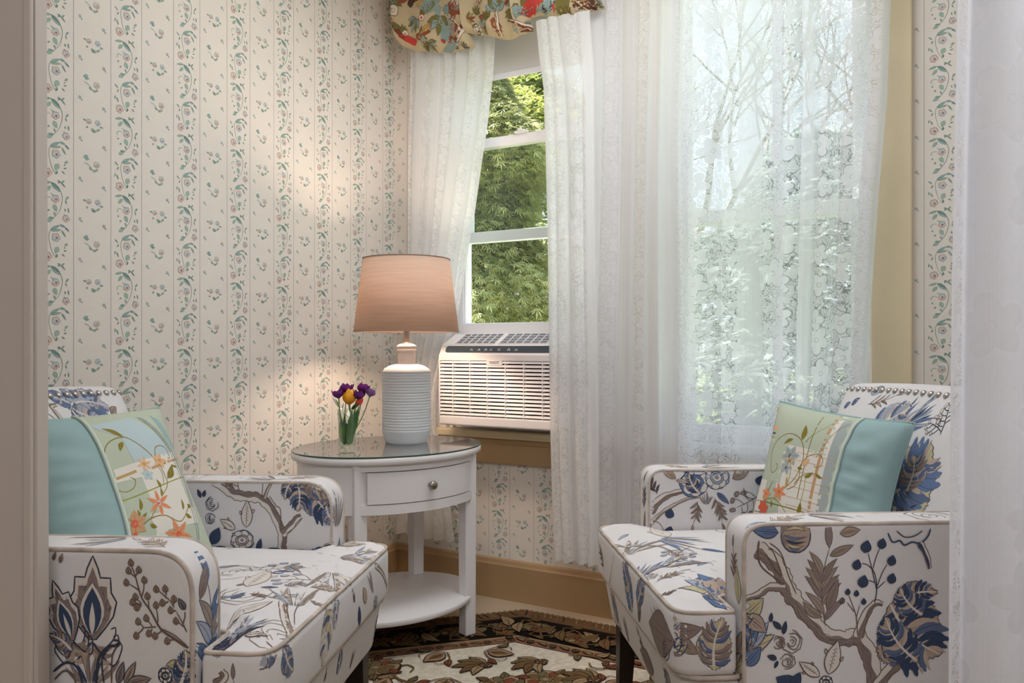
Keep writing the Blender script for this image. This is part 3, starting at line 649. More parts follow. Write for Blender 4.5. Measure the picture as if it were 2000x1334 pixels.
m_lace1 = lace_mat('sheer_lace_white', (250, 250, 250), .91, .94, .21, -.2, .20)
m_lace2 = lace_mat('sheer_lace_window', (243, 245, 250), .845, .94, .34, -.86, .56, 10)
m_sheer = lace_mat('sheer_plain', (243, 243, 245), .90, .94, .26, .6, .18, 12)
m_lace3 = lace_mat('doorway_lace', (244, 246, 255), .955, .86, .30, -.5, .08, 7.5, .25, (21*.37+.008, 21*.37+.040))
def curtain(name, label, edges, d, n, A, B, seed, m, M=ROOM, clothw=1.5, nu=None, group=None, wob=.5, cat='curtain', header=None):
    """edges: rows (z, left, right) from top to bottom; A = how far the folds double back sideways, B = their depth"""
    rnd = random.Random(seed); ph = rnd.uniform(0, 6); ks = [(rnd.uniform(.5, 1.6)*k, rnd.uniform(0, 6.3), rnd.uniform(.2, 1)/k) for k in (1, 2, 3, 5)]
    E = sorted(edges); L = [(e[0], e[1]) for e in E]; R = [(e[0], e[2]) for e in E]; zb, zt = E[0][0], E[-1][0]; wid = E[-1][2]-E[-1][1]
    nu = nu or int(n*18); nv = 46
    def fn(t, q):
        z = zt+(zb-zt)*q; l, r = interp(L, z), interp(R, z)
        wv = sum(a*math.sin(2*PI*k*t+p+q*.5) for k, p, a in ks)*wob/n*.5
        a = 2*PI*n*(t+wv*(.4+.6*min(1, 2*t, 2-2*t))*(t*(1-t)*4)**.5)+ph; env = min(1, t*n*2, (1-t)*n*2); g = (.45+.55*min(1, q*3))
        amp = .65+.35*math.sin(t*7.3+seed)
        s = l+(r-l)*t+A*env*g*amp*math.sin(2*a*.5+q*.4)*(r-l)/max(wid, .01)
        dd = d+B*g*amp*math.cos(a+.35)+.004*math.sin(9*q+t*5)
        return (s, -dd, z+.004*math.sin(a)*(1 if q > .98 else 0))
    mb = MB(); mb.grid(fn, nu, nv, uv=lambda t, q: (t*wid*clothw+seed*.37, (zt-(zt-zb)*q)))
    o = mb.build(name, m, None, M, label=label, category=cat)
    if group: o['group'] = group
    return o
def px_edges(rows, d):                    # rows: (py, left px, right px) read on a plane d in front of the wall
    out = []
    for py, l, r in rows:
        (sl, zl), (sr, zr) = pw(l, py, d), pw(r, py, d); out.append(((zl+zr)/2, sl, sr))
    return out
d1, d2, d3 = .075, .175, .13
g_ = 'sheer lace curtains at the two windows'
E1 = px_edges([(40, 803, 968), (160, 801, 963), (260, 798, 952), (340, 796, 940), (420, 795, 928), (500, 794, 913), (560, 794, 903), (620, 792, 892), (690, 788, 868), (760, 785, 850), (830, 782, 850), (900, 778, 870), (1000, 772, 882), (1048, 765, 888)], d1)
curtain('sheer_curtain', 'narrow sheer white lace curtain drawn aside behind the table lamp, left of the open window', E1, d1, 6, .016, .030, 3, m_lace1, group=g_, clothw=2.2)
E2 = px_edges([(30, 1046, 1150), (100, 1053, 1155), (160, 1062, 1160), (300, 1066, 1162), (630, 1070, 1166), (830, 1074, 1168), (1100, 1082, 1170)], d2)
curtain('sheer_curtain', 'sheer white lace curtain falling over the right end of the air conditioner', E2, d2, 4, .012, .018, 5, m_lace1, group=g_, clothw=2.2)
E3 = px_edges([(-60, 1150, 1350), (300, 1140, 1352), (700, 1128, 1358), (1104, 1118, 1362)], .10)
curtain('sheer_curtain', 'thickly gathered white sheer curtain between the two windows, beside the right armchair', E3, .10, 7, .024, .026, 8, m_sheer, group=g_, clothw=2.4)
E4 = px_edges([(-60, 1335, 1528), (300, 1330, 1528), (700, 1326, 1530), (1050, 1322, 1532)], d3)
curtain('sheer_curtain', 'flat lightly pleated lace curtain across the left half of the closed right window', E4, d3, 2.4, .020, .014, 11, m_lace2, group=g_, clothw=1.25)
E5 = px_edges([(-60, 1508, 1742), (200, 1510, 1733), (380, 1512, 1716), (500, 1512, 1707), (750, 1510, 1690), (1000, 1510, 1676)], .115)
curtain('sheer_curtain', 'white lace curtain at the far right, its edge against the tan window trim', E5, .115, 5.3, .022, .020, 14, m_lace2, group=g_, clothw=1.6)
mb = MB(); rodp = [(.2, -.10, 2.325), (2.16, -.10, 2.325)]; mb.tube(rodp, .008, 10)
for x in (.2, 2.16): mb.sphere((x, -.10, 2.325), .014, .014, .014)
for x in (.25, 1.16, 2.11): mb.box(x-.006, x+.006, -.105, 0, 2.318, 2.332)
mb.build('curtain_rod', mat('white_metal', (232, 232, 230), .35), None, ROOM, label='thin white curtain rod above the window curtains', category='curtain rod')
# doorway lace: hangs from its own rod in the doorway on the right
zt = 2.14; xt = lambda z: .6115+.0155*(z-.45)
curtain('doorway_curtain', 'dense white lace curtain hanging in the near doorway at the right edge of the photo', [(zt, xt(zt), 1.05), (1.3, xt(1.3), 1.05), (.6, xt(.6), 1.06), (.015, xt(.015), 1.06)], 0, 4.6, .018, .026, 21, m_lace3, Matrix.Translation((0, 1.085, 0)), 1.7, nu=110)
mb = MB(); mb.tube([(J+.004, 1.085, 2.155), (rw.x-.02, 1.085, 2.155)], .01, 12); mb.build('doorway_curtain_rod', MATS['white_metal'], None, None, label='white rod across the doorway above the near lace curtain', category='curtain rod')

# valance
VAL = {'ground': (198, 182, 148), 'vteal': (140, 162, 158), 'olive': (122, 116, 66), 'rust': (146, 84, 60), 'red': (196, 72, 66), 'cream2': (226, 214, 194), 'ink': (84, 66, 52), 'gold': (190, 156, 96), 'bark': (120, 70, 52)}
VK = list(VAL); VM = [mat('valance_print_'+k, c, .8, bump=.2, bscale=700, var=.04, spec=.15) for k, c in VAL.items()]
vroot = empty('valance', 'swagged cotton valance with bold multicoloured leaf print above the left window', 'valance', ROOM)
def swag(name, low, dd, top, seed, right_roll, bulge):
    L = [pw(x, y, dd) for x, y in low]; s0, s1 = L[0][0], L[-1][0]; mb = MB()
    def fn(t, q):
        s = s0+(s1-s0)*t; zb = interp(L, s); z = top+(zb-top)*q; e = min(1, t/.06); er = min(1, (1-t)/.05) if right_roll else 1
        d = (dd-.03)+bulge*math.sin(PI*q)**1.0+.012*math.sin(2*PI*t*2.3+seed)*q+.03*q
        d = d*(math.sin(PI/2*e)**.7)*(.75+.25*math.sin(PI/2*er)) if name == 'first' else d*(.8+.2*math.sin(PI/2*er))
        if q > .93: d -= .03*((q-.93)/.07)**2
        return (s, -max(.012, d), z)
    mb.grid(fn, 60, 40); return mb, (s0, s1)
def blob(c, a, b, ang, seed, col): return ('f', oval(c, a, b, ang, 16, .18, random.Random(seed)), col)
swags = (('first', [(765, 62), (768, 74), (780, 86), (800, 93), (840, 99), (880, 96), (906, 92), (917, 88)], .125, 2.44, 1, True, .045),
         ('second', [(905, 60), (918, 61), (935, 62), (955, 68), (975, 71), (1000, 68), (1020, 63), (1037, 55)], .15, 2.44, 2, False, .04),
         ('third', [(1000, 40), (1012, 33), (1030, 28), (1060, 27), (1090, 28), (1117, 30), (1121, 17), (1135, 15), (1150, 15), (1160, 10), (1166, 2)], .185, 2.44, 3, True, .04))
for nm, low, dd, top, seed, rr_, bl in swags:
    mb, (s0, s1) = swag(nm, low, dd, top, seed, rr_, bl); bv = bvh_of(mb)
    P = lambda x, y: Vector(pw(x, y, dd))
    sh = []
    LWs = LW; 
    def vp(m, a, b, **k): sh.extend(put(m, P(*a), P(*b), **k))
    def vleaf(a, b, w, c, l='ink'): vp([('f', serr(leaf_o(1, w, 0, 7), .03, random.Random(int(a[0])), 2), c), ('s', loop(leaf_o(1, w, 0, 7)), .0016, .0016, l), ('s', leaf_axis(1), .0016, .001, l)], a, b)
    def vfan(a, b, cols, w=.3):
        for k in range(5): o = leaf_o(.95-.1*abs(k-2), w, 0, 6, (0, .05), (k-2)*.5); vp([('f', serr(o, .03, random.Random(k), 2), cols[k % len(cols)]), ('s', loop(o), .0014, .0014, 'ink')], a, b)
    if nm == 'first':
        sh += [blob(P(850, 10), .05, .035, .6, 1, 'vteal'), blob(P(845, 22), .03, .016, .6, 2, 'olive'), blob(P(862, 30), .03, .012, 1.2, 3, 'vteal'), blob(P(832, 14), .02, .012, .3, 4, 'gold'), blob(P(905, 20), .045, .03, -.5, 5, 'rust'), blob(P(903, 15), .032, .022, -.5, 6, 'vteal'), blob(P(900, 12), .018, .012, -.5, 7, 'cream2'),
               blob(P(880, 60), .045, .034, .5, 8, 'vteal'), blob(P(893, 58), .026, .02, .5, 9, 'rust'), blob(P(888, 56), .018, .015, .5, 10, 'gold'), blob(P(800, 78), .045, .012, -.45, 11, 'red'), blob(P(784, 66), .03, .010, -.9, 12, 'bark'), blob(P(880, 88), .05, .012, .1, 13, 'vteal'), blob(P(795, 5), .022, .014, .2, 31, 'rust'), blob(P(812, 8), .02, .02, .4, 32, 'ink')]
        vfan((822, 40), (806, 66), ('vteal', 'olive')); vfan((866, 34), (858, 72), ('olive', 'vteal'), .35); vleaf((768, 52), (790, 58), .35, 'olive'); vleaf((834, 66), (850, 52), .5, 'gold', 'bark'); vfan((838, 96), (832, 84), ('olive', 'olive'), .2); vfan((905, 92), (908, 82), ('olive', 'vteal'), .2)
        c = P(779, 27); sh += [('f', oval(c, .021, .022, 0, 12, .15, random.Random(3)), 'cream2'), ('s', loop(oval(c, .021, .022, 0, 12, .15, random.Random(3))), .002, .002, 'ink'), ('s', loop(oval(c, .007, .007, 0, 8)), .0014, .0014, 'ink')]
        sh += m_branch([P(892, 86), P(905, 68), P(912, 50), P(918, 30), P(922, 8)], .022, .012, 'bark', 'bark'); sh += m_branch([P(906, 66), P(900, 50), P(885, 40)], .012, .006, 'bark', 'bark')
        for a, b in (((880, 80), (885, 70)), ((870, 82), (862, 78))): vleaf(a, b, .5, 'red')
    elif nm == 'second':
        sh += [blob(P(930, 55), .02, .016, 0, 14, 'cream2'), blob(P(942, 50), .024, .018, .2, 15, 'vteal')]
        sh += m_branch([P(974, 70), P(973, 45), P(975, 20), P(985, 2)], .014, .008, 'gold', 'bark'); vfan((974, 26), (972, -6), ('vteal', 'olive'), .34); vleaf((944, 46), (950, 32), .55, 'olive', 'rust'); vfan((930, 30), (940, 12), ('olive', 'olive'), .2)
        sh += m_branch([P(1036, 52), P(1020, 50), P(1005, 44), P(995, 40)], .016, .006, 'bark', 'bark'); sh += m_branch([P(1030, 54), P(1015, 60)], .008, .004, 'bark', 'bark'); vleaf((990, 12), (1003, 2), .5, 'rust')
        c = P(928, 54); sh += [('s', oval(c, .016, .012, .3, 10), .0015, .0015, 'ink'), ('s', oval(c, .008, .006, .3, 10), .0015, .0015, 'ink')]
    else:
        sh += [blob(P(1045, 6), .075, .030, .55, 16, 'red'), blob(P(1012, 28), .02, .03, .3, 17, 'vteal'), blob(P(1062, 18), .035, .014, .35, 18, 'vteal'), blob(P(1072, 12), .03, .010, .5, 19, 'ink'), blob(P(1100, 8), .030, .055, 0, 20, 'olive'), blob(P(1080, 4), .006, .03, 0, 21, 'red'), blob(P(1158, 4), .018, .014, 0, 22, 'ink'), blob(P(1025, 2), .02, .012, .3, 23, 'olive'), blob(P(1075, 5), .025, .012, .6, 33, 'vteal')]
        sh += m_branch([P(1120, 14), P(1138, 8), P(1150, 2)], .010, .006, 'bark', 'bark'); sh += m_branch([P(1128, 2), P(1140, 12), P(1152, 12)], .008, .006, 'bark', 'bark'); vfan((1110, 26), (1108, 12), ('olive', 'gold'), .2)
    rnd = random.Random(seed); bgs = []
    x0, x1 = low[0][0]+6, low[-1][0]-6; full, sh = sh, []
    for k in range(int((x1-x0)/5.5)):      # the dense print between the larger motifs
        x = rnd.uniform(x0, x1); yb = interp([(q[0], q[1]) for q in low], x); y = rnd.uniform(-12, max(-8, yb-8)); a = rnd.uniform(0, 6.3); r_ = rnd.uniform(12, 22)
        t_ = k % 6
        if t_ == 0: vfan((x, y), (x+r_*1.2*math.cos(a), y+r_*1.2*math.sin(a)), (rnd.choice(('vteal', 'olive')), rnd.choice(('gold', 'olive', 'vteal'))), .32)
        elif t_ == 1: sh += [blob(P(x, y), .026, .013, a, k+50, rnd.choice(('vteal', 'rust', 'olive'))), blob(P(x+1, y+1), .014, .007, a, k+51, 'gold')]
        elif t_ == 2: vleaf((x, y), (x+r_*math.cos(a), y+r_*math.sin(a)), .5, rnd.choice(('olive', 'vteal', 'rust')), 'bark')
        elif t_ == 3: sh += m_branch([P(x-8, y+4), P(x, y-2), P(x+6, y+2), P(x+12, y-5)], .006, .003, 'bark', 'bark')
        elif t_ == 4: c = P(x, y); sh += [('f', oval(c, .013, .012, 0, 10, .15, rnd), 'cream2'), ('s', loop(oval(c, .013, .012, 0, 10, .1, rnd)), .0018, .0018, 'rust'), ('f', oval(c, .005, .005, 0, 7), 'red')]
        else: vfan((x, y), (x+r_*math.cos(a), y+r_*math.sin(a)), ('olive', 'gold', 'rust'), .22)
    sh = sh+full
    for k in range(10):                    # print above the part the photo shows
        x, y = rnd.uniform(low[0][0]+15, low[-1][0]-15), rnd.uniform(-110, -15); vfan((x, y), (x+rnd.uniform(-15, 15), y-35), (rnd.choice(VK[1:5]), rnd.choice(VK[1:5])), .3)
    decal(mb, bv, lambda p: Vector((p.x, -dd, p.y)), (0, 1, 0), sh, VK, off=.0006, lim=.1, step=.01, far=.4, lift=.000005)
    mb.build('valance_swag', VM, vroot)
mb = MB(); mb.box(pw(775, 5, .06)[0], pw(1160, 5, .12)[0], -.075, 0, 2.40, 2.425, .004); mb.build('valance_board', m_white, vroot)

# ------------------------------------------------------------------ air conditioner in the left window
m_ac = mat('white_plastic', (236, 228, 224), .35, var=.01); m_dark = mat('painted_grille_shade', (38, 34, 34), .8); m_panel = mat('smoked_control_panel', (58, 70, 80), .2, var=.03, coat=.5)
m_grey = mat('grey_vent', (118, 120, 130), .6); m_print = mat('printed_grey', (200, 214, 220), .5); m_ink = mat('logo_ink', (52, 46, 46), .5)
DA = .165
a0s, zb = pw(857, 829, DA); zt_ = pw(860, 690, DA)[1]; AW = .485; a1s = a0s+AW; zback = pw(880, 653, .02)[1]
ac = empty('air_conditioner', 'white window air conditioner with slatted front grille in the left window', 'air conditioner', ROOM)
# cabinet: side profile in (y, z) swept along s, hollow behind the grille
prof = [(-DA, zb), (-DA, zt_-.035), (-DA+.004, zt_-.004), (-DA+.012, zt_), (-.048, zback), (.30, zback), (.30, zb-.0), (-DA+.012, zb-.0)]
mb = MB(); ins = .012; V = []; n = len(prof)
fz0, fz1 = zb+.036, zt_-.026
mb.box(a0s, a1s, -DA, -DA+.03, zb, fz0, .006); mb.box(a0s, a0s+.006, -DA, -DA+.03, fz0, fz1); mb.box(a1s-.02, a1s, -DA, -DA+.03, fz0, fz1)
mb.box(a0s+.006, a1s-.006, -DA+.03, .30, zb+.003, zt_-.01, .004)
# shoulder: front lip and sloped top
P3 = [(-DA, fz1), (-DA, zt_-.006), (-DA+.006, zt_), (-DA+.024, zt_+.030), (-.05, zback), (.30, zback), (.30, fz1)]
V = [(a0s, y, z) for y, z in P3]+[(a1s, y, z) for y, z in P3]; k = len(P3)
mb.add(V, [(i, (i+1) % k, (i+1) % k+k, i+k) for i in range(k)][::1]+[tuple(range(k-1, -1, -1)), tuple(range(k, 2*k))], 0, False)
mb.build('cabinet', m_ac, ac)
mb = MB(); mb.box(a0s+.004, a1s-.006, -DA+.026, -DA+.0295, fz0, fz1); mb.build('grille_shade_sheet', m_dark, ac)  # near-black sheet: shade in the gaps between slats put in as colour
ns = 15; pit = (fz1-fz0)/ns
M_slat = None
mb = MB()
for i in range(ns):
    z = fz0+pit*(i+.55)
    V = []
    for x in (a0s+.006, a1s-.02): V += [(x, -DA+.004, z+pit*.36), (x, -DA-.0005, z-pit*.26), (x, -DA+.004, z-pit*.34), (x, -DA+.022, z-pit*.05), (x, -DA+.022, z+pit*.18)]
    mb.add(V, [(j, (j+1) % 5, (j+1) % 5+5, j+5) for j in range(5)]+[(4, 3, 2, 1, 0), (5, 6, 7, 8, 9)], 0, False)
for i in range(1, 7):
    x = a0s+AW*i/6.6-.012; mb.box(x-.0018, x+.0018, -DA+.0005, -DA+.02, fz0, fz1)
mb.build('front_grille', m_ac, ac)
# logo plate and lettering
xl = pw(965, 708, DA)[0]; zl = fz1-.004
mb = MB(); mb.box(xl-.032, xl+.032, -DA-.0006, -DA+.004, zl-.013, zl+.008, .001); lp = mb.build('logo_plate', m_ac, ac)
def text(name, body, size, m, parent, M):
    c = bpy.data.curves.new(name, 'FONT'); c.body = body; c.size = size; c.align_x = 'CENTER'; c.extrude = .0003
    t = bpy.data.objects.new(name, c); COL.objects.link(t); bpy.context.view_layer.update()
    me = bpy.data.meshes.new_from_object(t.evaluated_get(bpy.context.evaluated_depsgraph_get())); bpy.data.objects.remove(t)
    me.materials.clear(); me.materials.append(m); o = bpy.data.objects.new(name, me); COL.objects.link(o); o.parent = parent; o.matrix_local = M; return o
text('logo_lettering', 'TOSOT', .0125, m_ink, lp, Matrix.Translation((xl, -DA-.001, zl-.007)) @ Matrix.Rotation(PI/2, 4, 'X'))
# sloped top: control panel and air outlets
PL_ = math.atan2(.030, .018); PNM = Matrix.Translation((a0s, -DA+.006, zt_)) @ Matrix.Rotation(PL_, 4, 'X')     # the steep strip that carries the controls
yf, zf, yb_, zb_ = -DA+.024, zt_+.030, -.05, zback; sl = math.atan2(zb_-zf, yb_-yf); SLEN = math.hypot(yb_-yf, zb_-zf)
SLM = Matrix.Translation((a0s, yf, zf)) @ Matrix.Rotation(sl, 4, 'X')     # x along the unit, y up the slope, z off it
b = bmesh.new(); o2 = round_poly([(.022, .003, .011), (AW-.022, .003, .011), (AW-.022, .031, .011), (.022, .031, .011)]); mb = MB()
slab(mb, o2, -.001, .0016, .0006, lambda x, y, h: PNM @ Vector((x, y, h)), step=.03, seg=2); cp = mb.build('control_panel', m_panel, ac)
for i, x in enumerate((.13, .162, .19, .212, .245, .285, .315)):
    mb = MB()
    for q in range(3): mb.box(x+.004*q, x+.004*q+.0028, .011+.003*(q % 2), .0145+.0045*(q % 2)+.001*(i % 3), .0016, .0019, 0, M=PNM)
    mb.build('button_mark', m_print, cp)
for x0, x1 in ((.052, .222), (.238, .43)):
    mb = MB(); mb.box(x0, x1, .010, SLEN-.006, -.001, .0006, 0, M=SLM); vo = mb.build('air_outlet', m_grey, ac)
    mb = MB(); nx = 6
    for i in range(nx+1): x = x0+(x1-x0)*i/nx; mb.box(x-.0016, x+.0016, .008, SLEN-.004, 0, .0032, 0, M=SLM)
    for i in range(5): y = .010+(SLEN-.016)*i/4; mb.box(x0, x1, y-.0012, y+.0012, 0, .0028, 0, M=SLM)
    mb.build('outlet_grid', m_ac, vo)
for sx0, sx1 in ((O1[0]+.02, a0s+.01), (a1s-.004, O1[1]-.02)):
    if sx1-sx0 > .01: mb = MB(); mb.box(sx0, sx1, .03, .04, OZ[0]+.012, 1.0); mb.build('side_filler', m_ac, ac)
# ------------------------------------------------------------------ oval side table with drawer
m_tab = mat('white_lacquer', (232, 230, 231), .35, var=.01); m_nickel = mat('brushed_nickel', (168, 160, 150), .28, 1)
TC = Vector((-.402, 2.523, 0)); TA, TB = .321, .257; TR = math.atan2(.632, .775)
TM = Matrix.Translation(TC) @ Matrix.Rotation(TR, 4, 'Z')       # local x along the long axis, local -y = drawer side
tb = empty('side_table', 'white oval side table with one curved drawer and a low shelf in the corner', 'table', TM)
HT = .622
mb = MB(); mb.lathe([(.985, HT-.020), (1, HT-.017), (1, HT-.003), (.99, HT)], 96, sx=TA, sy=TB); mb.build('tabletop', m_tab, tb)
z0, z1, zd0, zd1 = .454, HT-.020, .486, .579
def sector(a0, a1, za, zb_, r0, r1, n=40):
    mb_ = []; vs = []
    for i in range(n+1):
        a = a0+(a1-a0)*i/n
        for r in (r0, r1):
            for z in (za, zb_): vs.append((TA*r*math.cos(a), TB*r*math.sin(a), z))
    fs = []
    for i in range(n):
        o = 4*i; fs += [(o+2, o+6, o+7, o+3), (o+4, o, o+1, o+5), (o+3, o+7, o+5, o+1), (o+4, o+6, o+2, o)]
    fs += [(0, 2, 3, 1), (4*n+1, 4*n+3, 4*n+2, 4*n)]; return vs, fs
aF, aR = math.atan2(-.163/TB, -.19/TA), math.atan2(-.163/TB, .19/TA)
mb = MB(); mb.add(*sector(aR-.02, aF+2*PI+.02, z0, z1, .88, .94, 100), 0, False); mb.add(*sector(aF, aR, zd1+.003, z1, .88, .94), 0, False); mb.add(*sector(aF, aR, z0, zd0-.003, .88, .94), 0, False)
mb.build('apron', m_tab, tb)
mb = MB(); dF, dR = aF+.09, aR-.09
mb.add(*sector(dF, dR, zd0, zd1, .895, .945), 0, False); dr = mb.build('drawer', m_tab, tb)
mb = MB(); mb.box(-.16, .16, -.19, .12, zd0+.006, zd1-.012); mb.build('drawer_box', m_tab, dr)
mb = MB(); kz = (zd0+zd1)/2; KM = Matrix.Translation((.0, -TB*.945, kz)) @ Matrix.Rotation(PI/2, 4, 'X')
b = MB(); b.lathe([(.0075, 0), (.0075, .002), (.0045, .004), (.0045, .009), (.012, .013), (.0135, .018), (.0125, .022), (.008, .0245), (.001, .0255)], 28)
b.v = [tuple(KM @ Vector(p)) for p in b.v]; b.build('knob', m_nickel, dr, label='brushed metal drawer knob')
for sx, sy, zb_ in ((-1, -1, .009), (1, -1, .009), (1, 1, 0), (-1, 1, .009)):
    mb = MB(); x, y = .2*sx, .158*sy; h = .0215
    V = [(x-h*.92, y-h*.92, zb_), (x+h*.92, y-h*.92, zb_), (x+h*.92, y+h*.92, zb_), (x-h*.92, y+h*.92, zb_), (x-h, y-h, z1), (x+h, y-h, z1), (x+h, y+h, z1), (x-h, y+h, z1)]
    mb.add(V, [(3, 2, 1, 0), (4, 5, 6, 7), (0, 1, 5, 4), (1, 2, 6, 5), (2, 3, 7, 6), (3, 0, 4, 7)], 0, False)
    o = mb.build('leg', m_tab, tb); bv_ = o.modifiers.new('bevel', 'BEVEL'); bv_.width = .0015; bv_.segments = 2
mb = MB(); mb.lathe([(.985, .118), (1, .121), (1, .134), (.99, .137)], 80, sx=TA*.93, sy=TB*.93); mb.build('shelf', m_tab, tb)
m_tg = glass_mat('table_glass', (.98, .992, .988), 1.5)
mb = MB(); mb.lathe([(.992, 0), (.998, .001), (.998, .0045), (.992, .0055)], 96, sx=TA, sy=TB, smooth=False)
m_edge = mat('glass_edge_green', (40, 74, 70), .15, coat=.3)
for i in range(len(mb.f)):
    if len(mb.f[i]) == 4: mb.m[i] = 1
gt = mb.build('glass_tabletop', [m_tg, m_edge], None, TM @ Matrix.Translation((0, 0, HT+.0005)), label='oval sheet of clear green-edged glass lying on the white side table', category='glass')
TOP = HT+.006
# ------------------------------------------------------------------ lamp
m_cer = mat('ribbed_ceramic', (198, 202, 206), .45, var=.02, bump=.15, bscale=200); m_cer2 = mat('glazed_ceramic', (228, 216, 208), .25, var=.01)
LP = Vector((-.357, 2.60, TOP))
lamp = empty('table_lamp', 'lit table lamp with ribbed white ceramic base and linen drum shade', 'lamp', Matrix.Translation(LP))
zz = lambda py: H-(py-HOR)/F*2.60-TOP
pr = [(.0655, 0), (.0700, .003), (.0735, .012), (.0800, .036)]; z = .040; top = zz(728)
while z < top: pr += [(.0816, z), (.0820, z+.003), (.0816, z+.0060), (.0796-.0008*(int(z*1e4) % 3), z+.0074), (.0816, z+.0086)]; z += .0094
pr += [(.0805, top+.006), (.074, top+.015), (.058, top+.024), (.042, top+.0285), (.0335, top+.030)]
mb = MB(); mb.lathe(pr, 64); mb.build('lamp_base', m_cer, lamp)
nz = top+.030; mb = MB(); mb.lathe([(.0335, nz-.003), (.0305, nz+.002), (.0298, nz+.035), (.0305, zz(688)), (.0335, zz(687)), (.0335, zz(682)), (.0305, zz(681)), (.0330, zz(679.5)), (.0330, zz(675)), (.024, zz(672)), (.016, zz(671))], 48); mb.build('lamp_neck', m_cer2, lamp)
mb = MB(); mb.lathe([(.018, zz(672)), (.0125, zz(670)), (.0104, zz(667)), (.0100, zz(640)), (.015, zz(634)), (.015, zz(610))], 24); mb.build('lamp_stem', m_nickel, lamp)
def shade_mat():
    m = bpy.data.materials.new('linen_shade'); m.use_nodes = True; t = m.node_tree; t.nodes.remove(t.nodes['Principled BSDF']); L = t.links.new
    tc = t.nodes.new('ShaderNodeTexCoord'); mp = t.nodes.new('ShaderNodeMapping'); mp.inputs['Scale'].default_value = (5, 5, 160); L(tc.outputs['Object'], mp.inputs[0])
    n = t.nodes.new('ShaderNodeTexNoise'); n.inputs['Scale'].default_value = 1.6; n.inputs['Detail'].default_value = 5; L(mp.outputs[0], n.inputs['Vector'])
    r = t.nodes.new('ShaderNodeValToRGB'); r.color_ramp.elements[0].position = .3; r.color_ramp.elements[1].position = .62; L(n.outputs['Fac'], r.inputs[0])
    r.color_ramp.elements[0].color = srgb(216, 192, 172); r.color_ramp.elements[1].color = srgb(226, 204, 186)
    d = t.nodes.new('ShaderNodeBsdfDiffuse'); tr = t.nodes.new('ShaderNodeBsdfTranslucent'); L(r.outputs[0], d.inputs[0]); L(r.outputs[0], tr.inputs[0])
    mx = t.nodes.new('ShaderNodeMixShader'); mx.inputs[0].default_value = .30; L(d.outputs[0], mx.inputs[1]); L(tr.outputs[0], mx.inputs[2]); L(mx.outputs[0], t.nodes['Material Output'].inputs[0]); return m
zb_, zt2 = zz(648), zz(507); rb, rt = .177, .1465
mb = MB(); mb.lathe([(rb, zb_), (rt, zt2), (rt-.0025, zt2), (rb-.0025, zb_)], 72, cap=False); n72 = 72
for k in range(72): mb.f.append((3*72+k, 3*72+(k+1) % 72, (k+1) % 72, k)); mb.m.append(0); mb.sm.append(True)
sh_ = mb.build('lamp_shade', shade_mat(), lamp)
for r_, z_ in ((rb, zb_), (rt, zt2)):
    mb = MB(); mb.tube([(r_*math.cos(2*PI*k/60), r_*math.sin(2*PI*k/60), z_) for k in range(60)], .0018, 6, closed=True); mb.build('shade_trim', mat('shade_trim_cloth', (150, 128, 116), .8), sh_)
mb = MB()
for k in range(3): a = 2*PI*k/3; mb.tube([(.012*math.cos(a), .012*math.sin(a), zt2-.02), (rt*math.cos(a), rt*math.sin(a), zt2-.003)], .0014, 6)
mb.lathe([(.014, zt2-.024), (.014, zt2-.018)], 16); mb.build('shade_spider', m_nickel, lamp)
mb = MB(); bz = zz(585); mb.sphere((0, 0, bz), .028, .028, .033); mb.lathe([(.013, bz-.055), (.013, bz-.03), (.018, bz-.02)], 16)
mbulb = bpy.data.materials.new('lamp_bulb'); mbulb.use_nodes = True; bb = mbulb.node_tree.nodes['Principled BSDF']; bb.inputs['Emission Color'].default_value = (1, .70, .42, 1); bb.inputs['Emission Strength'].default_value = 22; bb.inputs['Base Color'].default_value = (1, .9, .8, 1)
mb.build('bulb', mbulb, lamp)
light('lamp_bulb_light', 'POINT', LP+Vector((0, 0, bz+.0)), 25, (1, .75, .57), .034)
# ------------------------------------------------------------------ vase of flowers
VP = Vector((-.5015, 2.335, TOP)); m_vg = glass_mat('vase_glass', (.93, .97, .93), 1.4)
mb = MB(); mb.lathe([(.0245, 0), (.0248, .02), (.0262, .07), (.0282, .134), (.0268, .134), (.0250, .07), (.0235, .024), (.001, .023)], 40)
vz = mb.build('vase', m_vg, None, Matrix.Translation(VP), label='small clear glass tumbler vase holding mixed flowers on the table', category='vase')
m_stem = mat('stem_green', (70, 112, 50), .5, var=.15); m_leafg = mat('leaf_green', (52, 100, 40), .45, var=.25, vscale=30); m_leaf2 = mat('pale_leaf_green', (132, 150, 84), .5, var=.2, vscale=30)
m_yel = mat('yellow_petal', (238, 172, 40), .5, var=.16, vscale=40, trans=.25); m_pur = mat('purple_petal', (112, 40, 124), .55, var=.3, vscale=50, trans=.2); m_redp = mat('coral_petal', (232, 84, 66), .5, var=.15, vscale=40, trans=.2); m_wht = mat('white_petal', (214, 214, 208), .6, var=.08, vscale=40, trans=.2)
m_lav = mat('lavender_petal', (134, 90, 150), .6, var=.25, vscale=60)
def fpx(px, py, dz=0): r = ray(px, py); y = VP.y+dz; return Vector((0, 0, H))+r*y
def petal(mb, base, tip, out, w, cup, mi=0):
    """curved petal from base to tip, bulging along out"""
    base, tip, out = Vector(base), Vector(tip), Vector(out).normalized(); ax = tip-base; side = ax.cross(out).normalized()
    def fn(u, t): hw = w*math.sin(PI*min(1, t*.93+.04)**.8); x = (u-.5)*2; return base+ax*t+side*(hw*x)+out*(cup*math.sin(PI*t**.8)*(1-.55*x*x))
    mb.grid(fn, 6, 9, mi)
